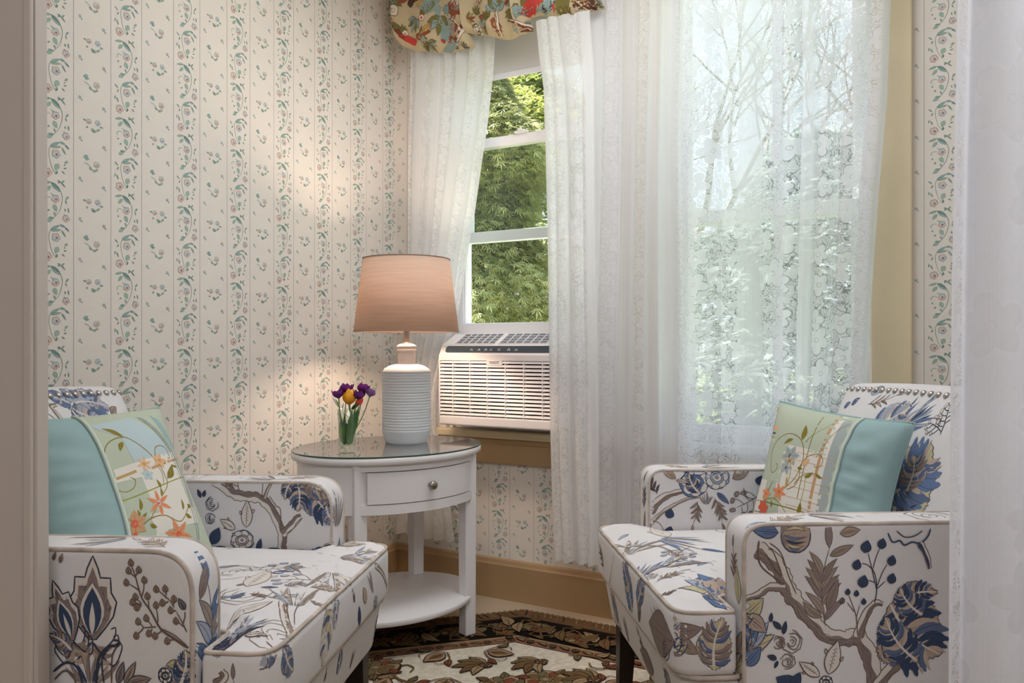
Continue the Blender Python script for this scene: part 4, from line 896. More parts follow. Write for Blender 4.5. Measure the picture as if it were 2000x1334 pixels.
def stem_to(parent, foot, head, bend=(0, 0, 0), r=.0019, m=None):
    mid = foot.lerp(head, .55)+Vector(bend); mb = MB(); mb.tube(catmull([foot, mid, head], 8), r, 7); return mb.build('stem', m or m_stem, parent)
def blade(parent, a, b, w, out, m, cup=.006):
    mb = MB(); petal(mb, a, b, out, w, cup); return mb.build('leaf', m, parent)
zero = VP
# tulip
hd = fpx(682, 790)-zero; tip = fpx(683, 758)-zero
e = empty('tulip', 'yellow tulip in the middle of the small glass vase', 'flower', Matrix.Translation(VP)); stem_to(e, Vector((.004, 0, .028)), hd, (.006, 0, 0), .0028)
mb = MB()
for k in range(6): a = 2*PI*k/6+.5; o = Vector((math.cos(a), math.sin(a), 0)); petal(mb, hd+o*.003, tip+o*(.006 if k % 2 else .011)-Vector((0, 0, .004*(k % 2))), o, .016, .0165)
mb.build('bloom', m_yel, e)
blade(e, Vector((.004, .002, .03)), hd+Vector((.030, -.004, -.008)), .011, (.3, -1, .2), m_leafg); blade(e, Vector((-.006, -.004, .026)), Vector((.012, -.012, .11)), .012, (0, -1, 0), m_leafg, .004); blade(e, Vector((.014, .003, .028)), Vector((.021, .004, .125)), .009, (1, -.3, 0), m_leafg, .003)
blade(e, Vector((-.014, .0, .030)), Vector((-.020, -.006, .10)), .010, (-.6, -1, 0), m_leaf2, .004)
for k in range(5): a = k*1.3; blade(e, Vector((.012*math.cos(a), .012*math.sin(a), .026)), Vector((.019*math.cos(a+.6), .017*math.sin(a+.6), .085+.012*k)), .010, (math.cos(a), math.sin(a), .2), m_leafg if k % 2 else m_stem, .003)
# coral bud
hd = fpx(694, 789)-zero; tip = fpx(709, 780)-zero
e = empty('coral_flower', 'coral red flower bud at the right rim of the glass vase', 'flower', Matrix.Translation(VP)); stem_to(e, Vector((.008, -.004, .028)), hd, (.004, 0, -.01))
mb = MB(); ax = (tip-hd).normalized()
for k in range(7): a = 2*PI*k/7; o = Vector((0, math.cos(a), math.sin(a))); petal(mb, hd, tip+o*.009, o, .008, .005)
mb.build('bloom', m_redp, e); blade(e, hd-Vector((.012, 0, .016)), hd+Vector((.014, -.006, .003)), .006, (0, -1, -.6), m_leafg, .002)
# purple flowers
for i, (px, py, s, lab, dz, kind) in enumerate(((661, 766, 1.0, 'lowest purple flower on the left of the vase', -.008, 0), (677, 755, 1.15, 'tallest purple flower, above the yellow tulip', .012, 0), (700, 768, 1.05, 'purple flower with dark green calyx, just right of the yellow tulip', -.006, 0), (709, 755, 1.1, 'upright purple flower, second from the right in the vase', .01, 0), (723, 763, .95, 'outermost purple flower at the right of the bouquet', .004, 1))):
    hd = fpx(px, py+9*s, dz)-zero; up = (hd-Vector((0, 0, .03))); up = (up.normalized()*.6+Vector((0, 0, .4))).normalized()
    e = empty('purple_flower', lab, 'flower', Matrix.Translation(VP), group='purple flowers in the glass vase'); stem_to(e, Vector((.010*math.cos(i*2), .006*math.sin(i*2), .028)), hd, (.004*(i-2), 0, 0), .0014)
    mb = MB(); rnd = random.Random(i); sd = up.cross(Vector((0, 1, 0))).normalized(); f2 = up.cross(sd)
    for k in range(7):
        a = 2*PI*k/7+i; o = sd*math.cos(a)+f2*math.sin(a); petal(mb, hd-up*.004, hd+up*(.020*s*rnd.uniform(.8, 1.25))+o*(.017*s*rnd.uniform(.7, 1.3)), o, .0125*s, .007*s)
    mb.build('bloom', m_lav if kind else m_pur, e)
    mb = MB()
    for k in range(4): a = 2*PI*k/4; o = sd*math.cos(a)+f2*math.sin(a); petal(mb, hd-up*.006, hd+up*.008*s+o*.007*s, o, .006*s, .004)
    mb.build('calyx', m_leafg, e)
# pale buds on the left
hd = fpx(662, 778)-zero
e = empty('white_flower', 'whitish streaked bud with thin stalks at the left rim of the vase', 'flower', Matrix.Translation(VP)); stem_to(e, Vector((-.008, -.002, .028)), hd, (-.003, 0, -.004), .0016, m_leaf2)
mb = MB()
for k in range(4): a = 2*PI*k/4; o = Vector((math.cos(a), math.sin(a), 0)); petal(mb, hd, hd+Vector((-.002, 0, .016))+o*.006, o, .0065, .003)
mb.build('bloom', m_wht, e)
for (x1, y1), (x2, y2), m in (((662, 796), (649, 775), m_wht), ((664, 797), (656, 780), m_leaf2), ((668, 798), (672, 786), m_wht)): blade(e, fpx(x1, y1, -.012)-zero, fpx(x2, y2, -.014)-zero, .0032, (0, -1, 0), m, .002)
# ------------------------------------------------------------------ armchairs
m_leg = mat('dark_walnut', (38, 28, 24), .35, var=.15, vscale=20); m_nail = mat('pewter_nail', (190, 184, 178), .3, .9)
nail_me = None
X, Y, Z = (1, 0, 0), (0, 1, 0), (0, 0, 1)
def neg(v): return (-v[0], -v[1], -v[2])
W2 = .362; AT = .09; HA = .615
CS, SCH = Vector((0, 0, H)), .94
ZF = (.0085-H*(1-SCH)-.0085*SCH)/SCH
def x_ok(k): return k % 2
def armchair(O, fwd, label, panels, far_sign, seed, arm_r):
    """O: floor point between the fronts of the arms; fwd: facing. local x forward, y left, z up"""
    f = Vector((fwd[0], fwd[1])).normalized(); M = Matrix.Translation((O[0]*SCH, O[1]*SCH, H*(1-SCH)+.0085*SCH)) @ Matrix.Rotation(math.atan2(f.y, f.x), 4, 'Z') @ Matrix.Scale(SCH, 4)
    root = empty('armchair', label, 'armchair', M, group='matching armchairs in blue floral print'); Mi = M.inverted()
    P = {}
    # seat cushion (T shaped), base, arms, backrest
    T = round_poly([(.128, -.352, .055), (.128, .352, .055), (.006, .352, .012), (.006, .262, .012), (-.50, .262, .03), (-.50, -.262, .03), (.006, -.262, .012), (.006, -.352, .012)], 6)
    def crown(x, y): e = min(1, (.128-x)/.12, (x+.5)/.12, ((.352 if x > .0 else .262)-abs(y))/.12); return .020*math.sin(PI/2*max(0, e))
    mb = MB(); slab(mb, T, .325, .452, .020, lambda x, y, h: Vector((x, y, h)), crown1=crown, step=.024); P['seat'] = ('seat_cushion', mb, root)
    Bs = round_poly([(.112, -.345, .05), (.112, .345, .05), (.0, .345, .012), (.0, .27, .012), (-.58, .27, .02), (-.58, -.27, .02), (.0, -.27, .012), (.0, -.345, .012)], 6)
    mb = MB(); slab(mb, Bs, .205, .326, .012, lambda x, y, h: Vector((x-.02*(.326-h)/.12, y*(1-.05*(.326-h)/.12), h)), step=.03); P['base'] = ('seat_base', mb, root)
    A = round_poly([(.0, .208, .012), (.0, HA, arm_r), (-.56, HA-.006, .02), (-.56, .208, .012)], 8)
    for sg, nm in ((-1, 'armR'), (1, 'armL')):
        mb = MB(); y0, y1 = (W2-AT, W2) if sg > 0 else (-W2, -W2+AT)
        slab(mb, A, y0, y1, .013, lambda x, y, h: Vector((x, h, y)), step=.03, seg=5)
        mb.f = [fc[::-1] for fc in mb.f]; P[nm] = ('arm', mb, root)
    K = round_poly([(.25, -W2+.004, .02), (.25, W2-.004, .02), (.838, W2-.012, .035), (.838, -W2+.012, .035)], 6)
    K = [Vector((p.y, p.x)) for p in K]
    def bk(x, y, h): z = y+.010*(1-(x/W2)**2)*max(0, (y-.6)/.25); t = max(0, z-.44); return Vector((-.445-.30*t-.22*t*t+h, x, z))
    mb = MB(); slab(mb, K, -.10, 0, .026, bk, step=.028, crown1=lambda x, y: .020*min(1, (W2-abs(x))/.12)*min(1, max(0, (.838-y)/.10)), seg=4); P['back'] = ('backrest', mb, root)
    # print
    BV = {k: bvh_of(v[1]) for k, v in P.items()}
    def lay(key, o, U, V, D, items, lim=.35, far=.5):
        """panel: local origin o, axes U, V, drop direction D; items = (motif, pixel base, pixel tip, flip, wide) or raw px branch"""
        o, U, V, D = Vector(o), Vector(U), Vector(V), Vector(D); nw = (M.to_3x3() @ D); po = M @ o
        def uv(px): q = Mi @ on_plane(px[0], px[1], po, nw)-o; return Vector((q.dot(U), q.dot(V)))
        sh = []
        for it in items:
            if it[0] == 'branch': sh += m_branch([uv(p) for p in it[1]], *it[2:])
            elif it[0] == 'line': sh.append(('s', catmull([uv(p) for p in it[1]], 4), it[2], it[3], it[4]))
            elif it[0] == 'loc': sh += put(it[1], it[2], it[3], *it[4:])
            else: sh += put(it[0], uv(it[1]), uv(it[2]), *it[3:])
        decal(P[key][1], BV[key], lambda p: o+U*p.x+V*p.y, D, sh, FKEY, lim=lim, far=far)
    panels(lay, far_sign)
    # a loose scatter on faces the photo does not show
    rnd = random.Random(seed); ms = [m_sprig(4), m_berry(6), m_leaf(.4, 'blue'), m_feather(seed=seed), m_rose(), m_streaks()]
    fs = far_sign; it = []
    for k in range(8): x, z = rnd.uniform(-.5, -.05), rnd.uniform(.24, .5); a = rnd.uniform(-.8, .8); it.append(('loc', rnd.choice(ms), (x, z), (x+.12*math.sin(a), z+.12*math.cos(a))))
    lay('armL' if fs > 0 else 'armR', (0, fs*W2, 0), (1, 0, 0), (0, 0, 1), (0, -fs, 0), it)
    it = []
    for k in range(14): y, z = rnd.uniform(-.3, .3), rnd.uniform(.3, .72); a = rnd.uniform(-.9, .9); it.append(('loc', rnd.choice(ms), (y, z), (y+.13*math.sin(a), z+.13*math.cos(a))))
    lay('back', (-.8, 0, 0), (0, 1, 0), (0, 0, 1), (1, 0, 0), it)
    it = []                               # small line-drawn sprigs all over the seat
    sk = [m_sprig(4, ('cream2', 'tan2'), 'brown2'), m_streaks(('greyblue', 'cream2', 'taupe2'), 6, 3, .4), m_dashes(9, 4), m_rose_line('brown2'), m_leaf(.3, 'cream2', 'brown2'), m_sprig(3, ('greyblue', 'taupe2'), 'slate'), m_pod('brown2'), m_berry(6, 'greyblue', 'brown2')]
    for k in range(20): x, y = rnd.uniform(-.36, .10), rnd.uniform(-.30, .30)*(1 if x_ok(k) else .8); a = rnd.uniform(0, 6.3); it.append(('loc', sk[k % 8], (x, y), (x+.11*math.cos(a), y+.11*math.sin(a))))
    lay('seat', (0, 0, .462), X, Y, neg(Z), it, .5)
    for key in ('armL', 'armR'):
        s_ = 1 if key == 'armL' else -1; it = [('loc', sk[k % 8], (x, s_*(W2-.02-.05*(k % 2))), (x-.09, s_*(W2-.02-.05*((k+1) % 2)))) for k, x in enumerate((-.06, -.16, -.26, -.36))]
        lay(key, (0, 0, HA), X, Y, neg(Z), it, .5)
    ob = {}
    for k, (nm, mb, pr_) in P.items(): ob[k] = mb.build(nm, FMAT, pr_)
    # piping
    PIP = [mat('floral_piping', (192, 180, 170), .85, var=.26, vscale=22, bump=.2, bscale=500)]
    def pipe(parent, pts, r=.0042, closed=False): mb = MB(); mb.tube(pts, r, 8, closed=closed); mb.build('piping', PIP, parent)
    rim = densify(offset_poly(densify(T, .02), .005), .02); pipe(ob['seat'], [(p.x, p.y, .4475) for p in rim], .0040, True)
    rim2 = [p for p in offset_poly(densify(Bs, .02), -.002) if p.x > -.005]
    i0 = max(range(len(rim2)), key=lambda i: (rim2[i]-rim2[i-1]).length); rim2 = rim2[i0:]+rim2[:i0]; pipe(ob['base'], [(p.x, p.y, .325) for p in rim2], .0048)
    for sg, k in ((-1, 'armR'), (1, 'armL')):
        ring = offset_poly(densify(A, .02), .003); ring = [p for p in ring if not (p.x < -.545 or p.y < .215)]; j0 = max(range(len(ring)), key=lambda i: (ring[i]-ring[i-1]).length); ring = ring[j0:]+ring[:j0]
        pipe(ob[k], [(p.x, sg*(W2-.003), p.y) for p in ring], .0040)
        if seed: pipe(ob[k], [(p.x, sg*(W2-AT+.003), p.y) for p in ring], .0034)
    global nail_me
    if nail_me is None:
        b = MB(); b.sphere((0, 0, 0), .0085, .0085, .0055, 10, 6); nail_me = b.mesh('nailhead', [m_nail])
    nn = 25
    for k in range(nn):
        y = -.335+.67*k/(nn-1); base = bk(y, .822, -.001); 
        h, nr, _, _ = BV['back'].ray_cast(Vector((.4, y, base.z)), Vector((-1, 0, 0)))
        if h is None: continue
        o = bpy.data.objects.new('nailhead', nail_me); COL.objects.link(o); o.parent = ob['back']; o.matrix_local = Matrix.Translation(h+nr*.001) @ nr.to_track_quat('Z', 'Y').to_matrix().to_4x4()
    for x, y, zb_ in ((.055, .285, ZF), (.055, -.285, ZF), (-.48, .27, ZF-.0085), (-.48, -.27, ZF-.0085)):
        mb = MB(); sx = 1 if x > 0 else -1; a_, b_ = .024, .014; dx = .012*sx
        V = [(x+dx-b_, y-b_, zb_), (x+dx+b_, y-b_, zb_), (x+dx+b_, y+b_, zb_), (x+dx-b_, y+b_, zb_), (x-a_, y-a_, .212), (x+a_, y-a_, .212), (x+a_, y+a_, .212), (x-a_, y+a_, .212)]
        mb.add(V, [(3, 2, 1, 0), (4, 5, 6, 7), (0, 1, 5, 4), (1, 2, 6, 5), (2, 3, 7, 6), (3, 0, 4, 7)], 0, False); mb.build('leg', m_leg, root)
    return root, M
def right_panels(lay, fs):
    # the photo's near side is this chair's left side seen from its seat (local +y)
    ns = -fs
    near, farr = ('armL', 'armR') if ns > 0 else ('armR', 'armL')
    S = lambda n=4, **k: m_sprig(n, **k)
    it = [('branch', [(1479, 1072), (1505, 1090), (1527, 1120), (1540, 1152), (1560, 1180), (1590, 1215), (1615, 1240), (1650, 1247), (1674, 1243), (1695, 1272), (1706, 1310), (1712, 1345)], .030, .030, 'taupe'),
          ('branch', [(1458, 1170), (1482, 1160), (1505, 1146), (1532, 1150)], .010, .016, 'taupe'), ('branch', [(1675, 1245), (1688, 1205), (1708, 1178), (1724, 1180)], .020, .007, 'taupe'), ('branch', [(1712, 1345), (1735, 1310), (1765, 1290)], .024, .02, 'taupe'),
          ('line', [(1482, 1056), (1480, 1085), (1490, 1110), (1530, 1140)], .004, .002, 'brown'), ('line', [(1495, 1080), (1512, 1110), (1526, 1122), (1510, 1078), (1500, 1072)], .002, .002, 'brown'),
          ('line', [(1503, 1060), (1525, 1080), (1540, 1125), (1555, 1160)], .002, .0018, 'brown'),
          ('line', [(1674, 1240), (1672, 1205), (1664, 1180), (1657, 1162)], .0022, .0014, 'brown'), ('line', [(1671, 1210), (1679, 1180)], .0018, .0014, 'brown'), ('line', [(1668, 1195), (1654, 1176)], .0018, .0014, 'brown'),
          ('line', [(1707, 1178), (1712, 1152), (1708, 1120), (1695, 1104), (1683, 1100)], .0022, .0015, 'ink'), ('line', [(1709, 1140), (1701, 1105), (1695, 1080)], .002, .0014, 'ink'), ('line', [(1704, 1112), (1710, 1090), (1718, 1070)], .002, .0014, 'ink'), ('line', [(1712, 1146), (1722, 1120), (1732, 1102)], .002, .0014, 'ink'), ('line', [(1711, 1150), (1708, 1138), (1695, 1133)], .002, .0014, 'ink'), ('line', [(1712, 1150), (1728, 1135)], .002, .0014, 'ink'),
          (m_sprig(5, ('taupe', 'taupe2'), LL=.30, W=.24), (1612, 1222), (1622, 1020), False, 1.0), (m_leaf(.3, 'taupe'), (1615, 1192), (1637, 1130)), (m_leaf(.34, 'taupe2', bend=.1), (1605, 1205), (1568, 1174)), (m_leaf(.3, 'taupe2'), (1620, 1085), (1667, 1064)),
          (m_leaf(.42, 'tan', 'brown'), (1640, 1042), (1680, 1034)),
          (m_pom(), (1526, 1044), (1584, 1048), False, 1.3), (m_leaf(.5, 'blue', 'ink'), (1520, 1040), (1470, 1036)),
          (m_feather(seed=4, W=.95), (1738, 1180), (1836, 1278), True, 1.05), (m_feather(seed=5, W=.5), (1745, 1178), (1830, 1156), False, 1.0), (m_feather(seed=6, W=.7), (1790, 1290), (1728, 1205), False, .9), (m_feather(seed=8, W=.8), (1800, 1200), (1756, 1148), False, .9),
          (m_rose_line(), (1548, 1275), (1545, 1228)), (m_rose_line(seed=7), (1538, 1308), (1537, 1274)), (m_rose_line(seed=9), (1520, 1268), (1520, 1240)),
          (m_leaf(.35, 'navy', 'ink'), (1529, 1238), (1534, 1212)), (m_leaf(.4, 'navy', 'ink'), (1525, 1228), (1508, 1212)), (m_leaf(.4, 'navy', 'ink'), (1504, 1214), (1506, 1196)), (m_leaf(.5, 'navy', 'ink'), (1516, 1286), (1498, 1280)), (m_leaf(.4, 'navy', 'ink'), (1518, 1290), (1512, 1304)),
          (m_pod(), (1617, 1316), (1636, 1250), False, 1.1), (m_pod(), (1600, 1320), (1560, 1292), False, 1.0), (m_rose('tan2', 'ink', 3), (1612, 1346), (1612, 1318)), (m_leaf(.7, 'navy', 'ink'), (1556, 1345), (1515, 1322)), (m_leaf(.6, 'navy', 'ink'), (1545, 1345), (1562, 1312)),
          (m_lotus(), (1460, 1270), (1478, 1190), False, 1.0), (m_leaf(.7, 'yellow', 'navy'), (1452, 1205), (1490, 1168)), (m_leaf(.6, 'tan', 'navy'), (1456, 1200), (1496, 1234)), (m_leaf(.6, 'blue', 'navy'), (1455, 1300), (1485, 1262)), (m_leaf(.25, 'navy', 'ink'), (1454, 1300), (1452, 1265)),
          ('line', [(1733, 1040), (1742, 1058), (1756, 1055), (1765, 1064), (1780, 1058), (1796, 1060), (1810, 1048), (1816, 1032)], .003, .003, 'navy'), ('line', [(1750, 1036), (1765, 1048), (1785, 1046), (1800, 1036)], .002, .002, 'ink'), ('branch', [(1795, 1060), (1808, 1082), (1815, 1110)], .012, .007, 'navy')]
    for px, py, r_ in ((1690, 1068, 12), (1721, 1062, 10), (1740, 1095, 10), (1672, 1103, 10), (1684, 1136, 12), (1740, 1130, 10)): it.append((m_leaf(.85, 'navy', 'ink'), (px-r_*.2, py+r_*.9), (px+r_*.3, py-r_*1.1)))
    for px, py in ((1654, 1155), (1671, 1158), (1685, 1174), (1643, 1172)): it.append((m_leaf(.8, 'taupe' if px == 1643 else 'navy', 'ink'), (px, py+6), (px+1, py-6)))
    lay(near, (0, ns*W2, 0), X, Z, (0, -ns, 0), it, .3)
    lay(near, (0, 0, HA), X, Y, neg(Z), [(m_leaf(.35, 'greyblue', 'blue'), (1446, 1022), (1495, 1019)), (m_leaf(.3, 'blue', 'navy'), (1750, 1020), (1795, 1020)), (m_dashes(8), (1600, 1024), (1640, 1018)), (m_sprig(3), (1660, 1024), (1720, 1018))], .5)
    lay(near, (0, 0, 0), Y, Z, (-1, 0, 0), [('loc', m_sprig(3), (ns*(W2-.045), .5), (ns*(W2-.05), .58)), ('loc', m_lotus(), (ns*(W2-.05), .32), (ns*(W2-.05), .44)), ('loc', m_leaf(.4, 'yellow', 'navy'), (ns*(W2-.02), .46), (ns*(W2-.03), .53)), ('loc', m_streaks(('blue', 'yellow', 'tan')), (ns*(W2-.06), .28), (ns*(W2-.03), .36)), ('loc', m_leaf(.5, 'tan', 'brown'), (ns*(W2-.05), .24), (ns*(W2-.05), .31))], .5)
    # inner face of the far arm
    fi = fs*(W2-AT)
    it = [('branch', [(1268, 1000), (1290, 975), (1320, 962), (1350, 956)], .026, .008, 'taupe'), ('branch', [(1258, 1042), (1275, 1018), (1300, 996), (1340, 975), (1368, 970)], .012, .005, 'taupe2'), ('line', [(1275, 1016), (1290, 1024), (1300, 1045)], .002, .0015, 'brown'), ('line', [(1270, 1022), (1272, 1045)], .002, .0015, 'brown'),
          (m_rose('blue', 'navy', 2), (1362, 972), (1352, 912)), (m_rose('greyblue', 'navy', 5), (1398, 958), (1402, 908)), (m_leaf(.45, 'blue', 'ink'), (1345, 925), (1330, 905)), (m_feather(seed=2, W=.6), (1365, 962), (1345, 925)), (m_streaks(('taupe', 'greyblue', 'tan')), (1380, 985), (1380, 958), False, 1.2), (m_leaf(.3, 'blue', 'ink'), (1400, 962), (1424, 984)),
          (m_sprig(3, ('taupe2', 'taupe')), (1362, 978), (1350, 1040), False, 1.0), (m_sprig(4, ('taupe', 'taupe2')), (1395, 972), (1415, 1038), False, .9), (m_berry(7, 'taupe'), (1490, 960), (1430, 1000), False, 1.0), ('line', [(1452, 952), (1456, 968), (1470, 974), (1482, 968)], .002, .0015, 'ink'),
          (m_sprig(3, ('navy', 'ink')), (1284, 965), (1262, 912), False, 1.0), (m_leaf(.45, 'taupe2'), (1430, 935), (1468, 912)), (m_leaf(.35, 'tan'), (1320, 935), (1290, 912)), (m_leaf(.3, 'cream2', 'brown'), (1320, 938), (1345, 942)), (m_leaf(.4, 'cream2', 'brown'), (1258, 952), (1258, 928))]
    for px, py in ((1308, 1003), (1307, 1037), (1292, 1046), (1484, 938)): it.append((m_leaf(.95, 'navy', 'ink'), (px-3, py+9), (px+3, py-9)))
    lay(farr, (0, fi, 0), X, Z, (0, fs, 0), it, .3)
    lay(farr, (0, 0, 0), Y, Z, (-1, 0, 0), [('loc', m_sprig(3, ('navy', 'blue')), (fs*(W2-.05), .5), (fs*(W2-.045), .6)), ('loc', m_leaf(.3), (fs*(W2-.05), .44), (fs*(W2-.06), .5))], .5)
    # seat
    it = [(m_leaf(.5, 'greyblue', 'ink'), (1208, 1049), (1228, 1045)), (m_streaks(('brown2', 'taupe2', 'greyblue'), 5), (1225, 1075), (1290, 1055)), (m_streaks(('greyblue', 'blue', 'taupe2'), 8, 3, .7), (1290, 1060), (1400, 1078), False, .8), (m_leaf(.3, 'blue', 'ink'), (1370, 1080), (1420, 1088)), (m_dashes(14), (1300, 1120), (1390, 1100), False, 1.1), (m_sprig(4, ('cream2', 'taupe2')), (1282, 1128), (1345, 1120)),
          (m_feather('tan2', 'blue', 'navy', .9, 4, 4), (1355, 1140), (1420, 1150), False, 1.0), (m_lotus(), (1415, 1165), (1360, 1128), False, .9), (m_leaf(.35, 'blue', 'navy'), (1372, 1166), (1420, 1178)), (m_pod(), (1325, 1188), (1366, 1188), False, .9), (m_streaks(('blue', 'greyblue', 'taupe'), 6, 4, .6), (1252, 1110), (1292, 1098), False, 1.0), (m_sprig(3), (1290, 1150), (1335, 1150), False, 1.0), (m_rose_line(), (1320, 1095), (1335, 1083)),
          ('branch', [(1190, 1050), (1235, 1066), (1290, 1075), (1330, 1098)], .006, .003, 'taupe2')]
    lay('seat', (0, 0, .462), X, Y, neg(Z), it, .5)
    it = [(m_feather('tan', 'blue', 'navy', .7, 3), (1235, 1195), (1216, 1098), False, .7), (m_feather('tan', 'blue', 'navy', .6, 5), (1245, 1180), (1255, 1112), False, .8), (m_sprig(3, ('taupe', 'tan')), (1180, 1110), (1165, 1050), False, .8), (m_streaks(('greyblue', 'taupe2', 'tan'), 7, 2, .4), (1290, 1260), (1278, 1168), False, .9), (m_leaf(.6, 'taupe', 'brown'), (1310, 1255), (1268, 1215)), (m_rose_line('ink'), (1300, 1290), (1300, 1245), False, .8), (m_streaks(('brown', 'taupe'), 4, 5, .3), (1248, 1215), (1250, 1165)), ('line', [(1190, 1140), (1200, 1080)], .002, .001, 'brown')]
    lay('seat', (.128, 0, 0), Y, Z, (-1, 0, 0), it, .4)
    it = [(m_feather('yellow', 'taupe', 'ink', .75, 7), (1395, 1308), (1412, 1208), False, .9), (m_leaf(.5, 'taupe', 'brown'), (1310, 1245), (1372, 1226), False), (m_leaf(.5, 'brown2', 'brown'), (1312, 1248), (1365, 1278), False), (m_lotus(), (1318, 1290), (1318, 1235), False, .9), (m_streaks(('greyblue', 'cream2', 'tan'), 7, 3, .35), (1312, 1260), (1322, 1190), False, .8)]
    lay('seat', (0, ns*.352, 0), X, Z, (0, -ns, 0), it, .4)
    it = [(m_palmette('ink', 5), (1195, 1225), (1192, 1130), False, .8), (m_sprig(4, ('taupe', 'greyblue')), (1250, 1300), (1240, 1225), False, .9), (m_streaks(('taupe', 'tan', 'greyblue'), 6, 1, .4), (1215, 1255), (1210, 1190), False, .7), (m_leaf(.5, 'taupe', 'brown'), (1265, 1310), (1240, 1270)), (m_lotus(), (1300, 1345), (1290, 1300), False, .9)]
    lay('base', (.112, 0, 0), Y, Z, (-1, 0, 0), it, .4)
    # backrest
    it = [(m_leaf(.45, 'greyblue', 'ink'), (1651, 766), (1671, 760)), (m_leaf(.6, 'blue', 'ink'), (1620, 796), (1628, 786)), (m_leaf(.6, 'blue', 'ink'), (1632, 790), (1641, 778)), (m_sprig(3, ('cream2', 'taupe2'), LL=.3, W=.14), (1662, 790), (1712, 766), False, .8), (m_streaks(('blue', 'greyblue', 'tan2', 'navy'), 9, 4, .8), (1735, 835), (1750, 780), False, 1.3), (m_streaks(('blue', 'greyblue', 'navy'), 8, 6, .5), (1755, 825), (1790, 785), False, 1.0), (m_feather('cream2', 'greyblue', 'navy', .8, 9), (1690, 828), (1740, 795), False, .8), (m_berry(8, 'cream2', 'ink', .07), (1820, 850), (1806, 785), False, 1.0), (m_berry(6, 'cream2', 'ink', .07), (1820, 845), (1788, 822), False, 1.0),
          (m_feather('yellow', 'blue', 'ink', .9, 6), (1770, 970), (1815, 870), False, 1.3), (m_feather('tan', 'taupe', 'navy', .9, 2), (1800, 960), (1790, 890), False, 1.2), (m_berry(7, 'taupe', 'ink'), (1738, 1005), (1775, 975), False, 1.0), (m_sprig(4, ('navy', 'blue')), (1790, 1010), (1825, 985), False, 1.0)]
    lay('back', (-.52, 0, 0), Y, Z, (-1, 0, 0), it, .2, .9)
def left_panels(lay, fs):
    ns = -fs; near, farr = ('armL', 'armR') if ns > 0 else ('armR', 'armL')
    z8 = lambda x, y: (90+x/4.538, 1040+y/4.538)
    it = [(m_palmette('ink', 3), z8(410, 1010), z8(415, 205), False, .92), (m_palmette('ink', 6), z8(250, 1000), z8(60, 420), False, .8), (m_feather('brown2', 'taupe', 'ink', .6, 3), z8(230, 1040), z8(30, 900), False, .9),
          (m_streaks(('taupe', 'brown2', 'navy', 'tan'), 9, 4, .8), z8(400, 1340), z8(380, 1010), False, 1.1), ('line', [z8(450, 1340), z8(470, 1120), z8(560, 1010), z8(640, 1000), z8(650, 960), z8(600, 950)], .006, .003, 'ink'), ('line', [z8(520, 1340), z8(500, 1130), z8(560, 1020)], .003, .003, 'ink'), ('line', [z8(585, 1340), z8(590, 1100), z8(630, 1010)], .003, .002, 'brown'),
          ('line', [z8(70, 1230), z8(180, 1150), z8(280, 1190), z8(330, 1340)], .004, .004, 'ink'), ('line', [z8(80, 1300), z8(170, 1220), z8(250, 1280), z8(270, 1340)], .003, .003, 'brown'), (m_leaf(.35, 'taupe', 'ink'), z8(640, 1340), z8(690, 1140)), (m_leaf(.3, 'tan', 'ink'), z8(700, 1340), z8(800, 1140)), (m_leaf(.45, 'brown2', 'ink'), z8(720, 1340), z8(935, 1290)),
          ('line', [z8(1260, 1020), z8(1130, 930), z8(1020, 850), z8(930, 690), z8(850, 570), z8(800, 400), z8(762, 290)], .0045, .0018, 'brown'), ('line', [z8(1250, 1000), z8(1140, 905), z8(1030, 850)], .002, .0015, 'brown')]
    for a, b in (((855, 560), (872, 440)), ((840, 520), (745, 455)), ((790, 390), (738, 350)), ((795, 380), (820, 340)), ((915, 670), (903, 580)), ((850, 630), (800, 580)), ((850, 640), (778, 615)), ((850, 640), (815, 665)), ((995, 790), (978, 660)), ((980, 832), (870, 840)), ((870, 840), (820, 790)), ((870, 840), (810, 900)), ((945, 830), (895, 770)), ((945, 850), (915, 885)), ((1030, 865), (980, 900)), ((1150, 945), (1090, 950)), ((1075, 580), (990, 505)), ((1065, 555), (1060, 510)), ((1140, 660), (1075, 570)), ((1130, 640), (1136, 590)), ((1090, 610), (1040, 620)), ((1160, 690), (1120, 690)), ((1250, 880), (1160, 700)), ((1220, 830), (1160, 780)), ((1220, 800), (1235, 700))):
        it.append(('line', [z8(*a), z8((a[0]+b[0])/2+6, (a[1]+b[1])/2), z8(*b)], .0022, .0015, 'brown'))
    for x, y in ((755, 265), (735, 335), (825, 328), (715, 440), (874, 418), (795, 568), (770, 615), (808, 660), (902, 560), (978, 640), (892, 755), (820, 785), (803, 910), (915, 890), (970, 912), (1078, 957), (980, 498), (1060, 495), (1138, 585), (1035, 618), (1108, 684), (1155, 780)):
        it += [(m_leaf(.78, 'brown2', 'brown'), z8(x+6, y+32), z8(x-3, y-34))]
    it += [(m_leaf(.5, 'taupe', 'ink'), z8(1235, 680), z8(1180, 580)), (m_leaf(.6, 'yellow', 'brown'), z8(1060, 1200), z8(1270, 1180)), (m_lotus(), z8(1180, 1340), z8(1150, 1120), False, 1.0), (m_feather('yellow', 'navy', 'ink', .8, 8), z8(1200, 1340), z8(1240, 1040), False, .8), (m_rose('tan', 'ink', 4), z8(1060, 1340), z8(1070, 1190), False, .9), (m_leaf(.4, 'tan', 'brown'), z8(130, 262), z8(150, 190)), (m_leaf(.4, 'tan', 'brown'), z8(70, 240), z8(90, 180))]
    lay(near, (0, ns*W2, 0), X, Z, (0, -ns, 0), it, .3)
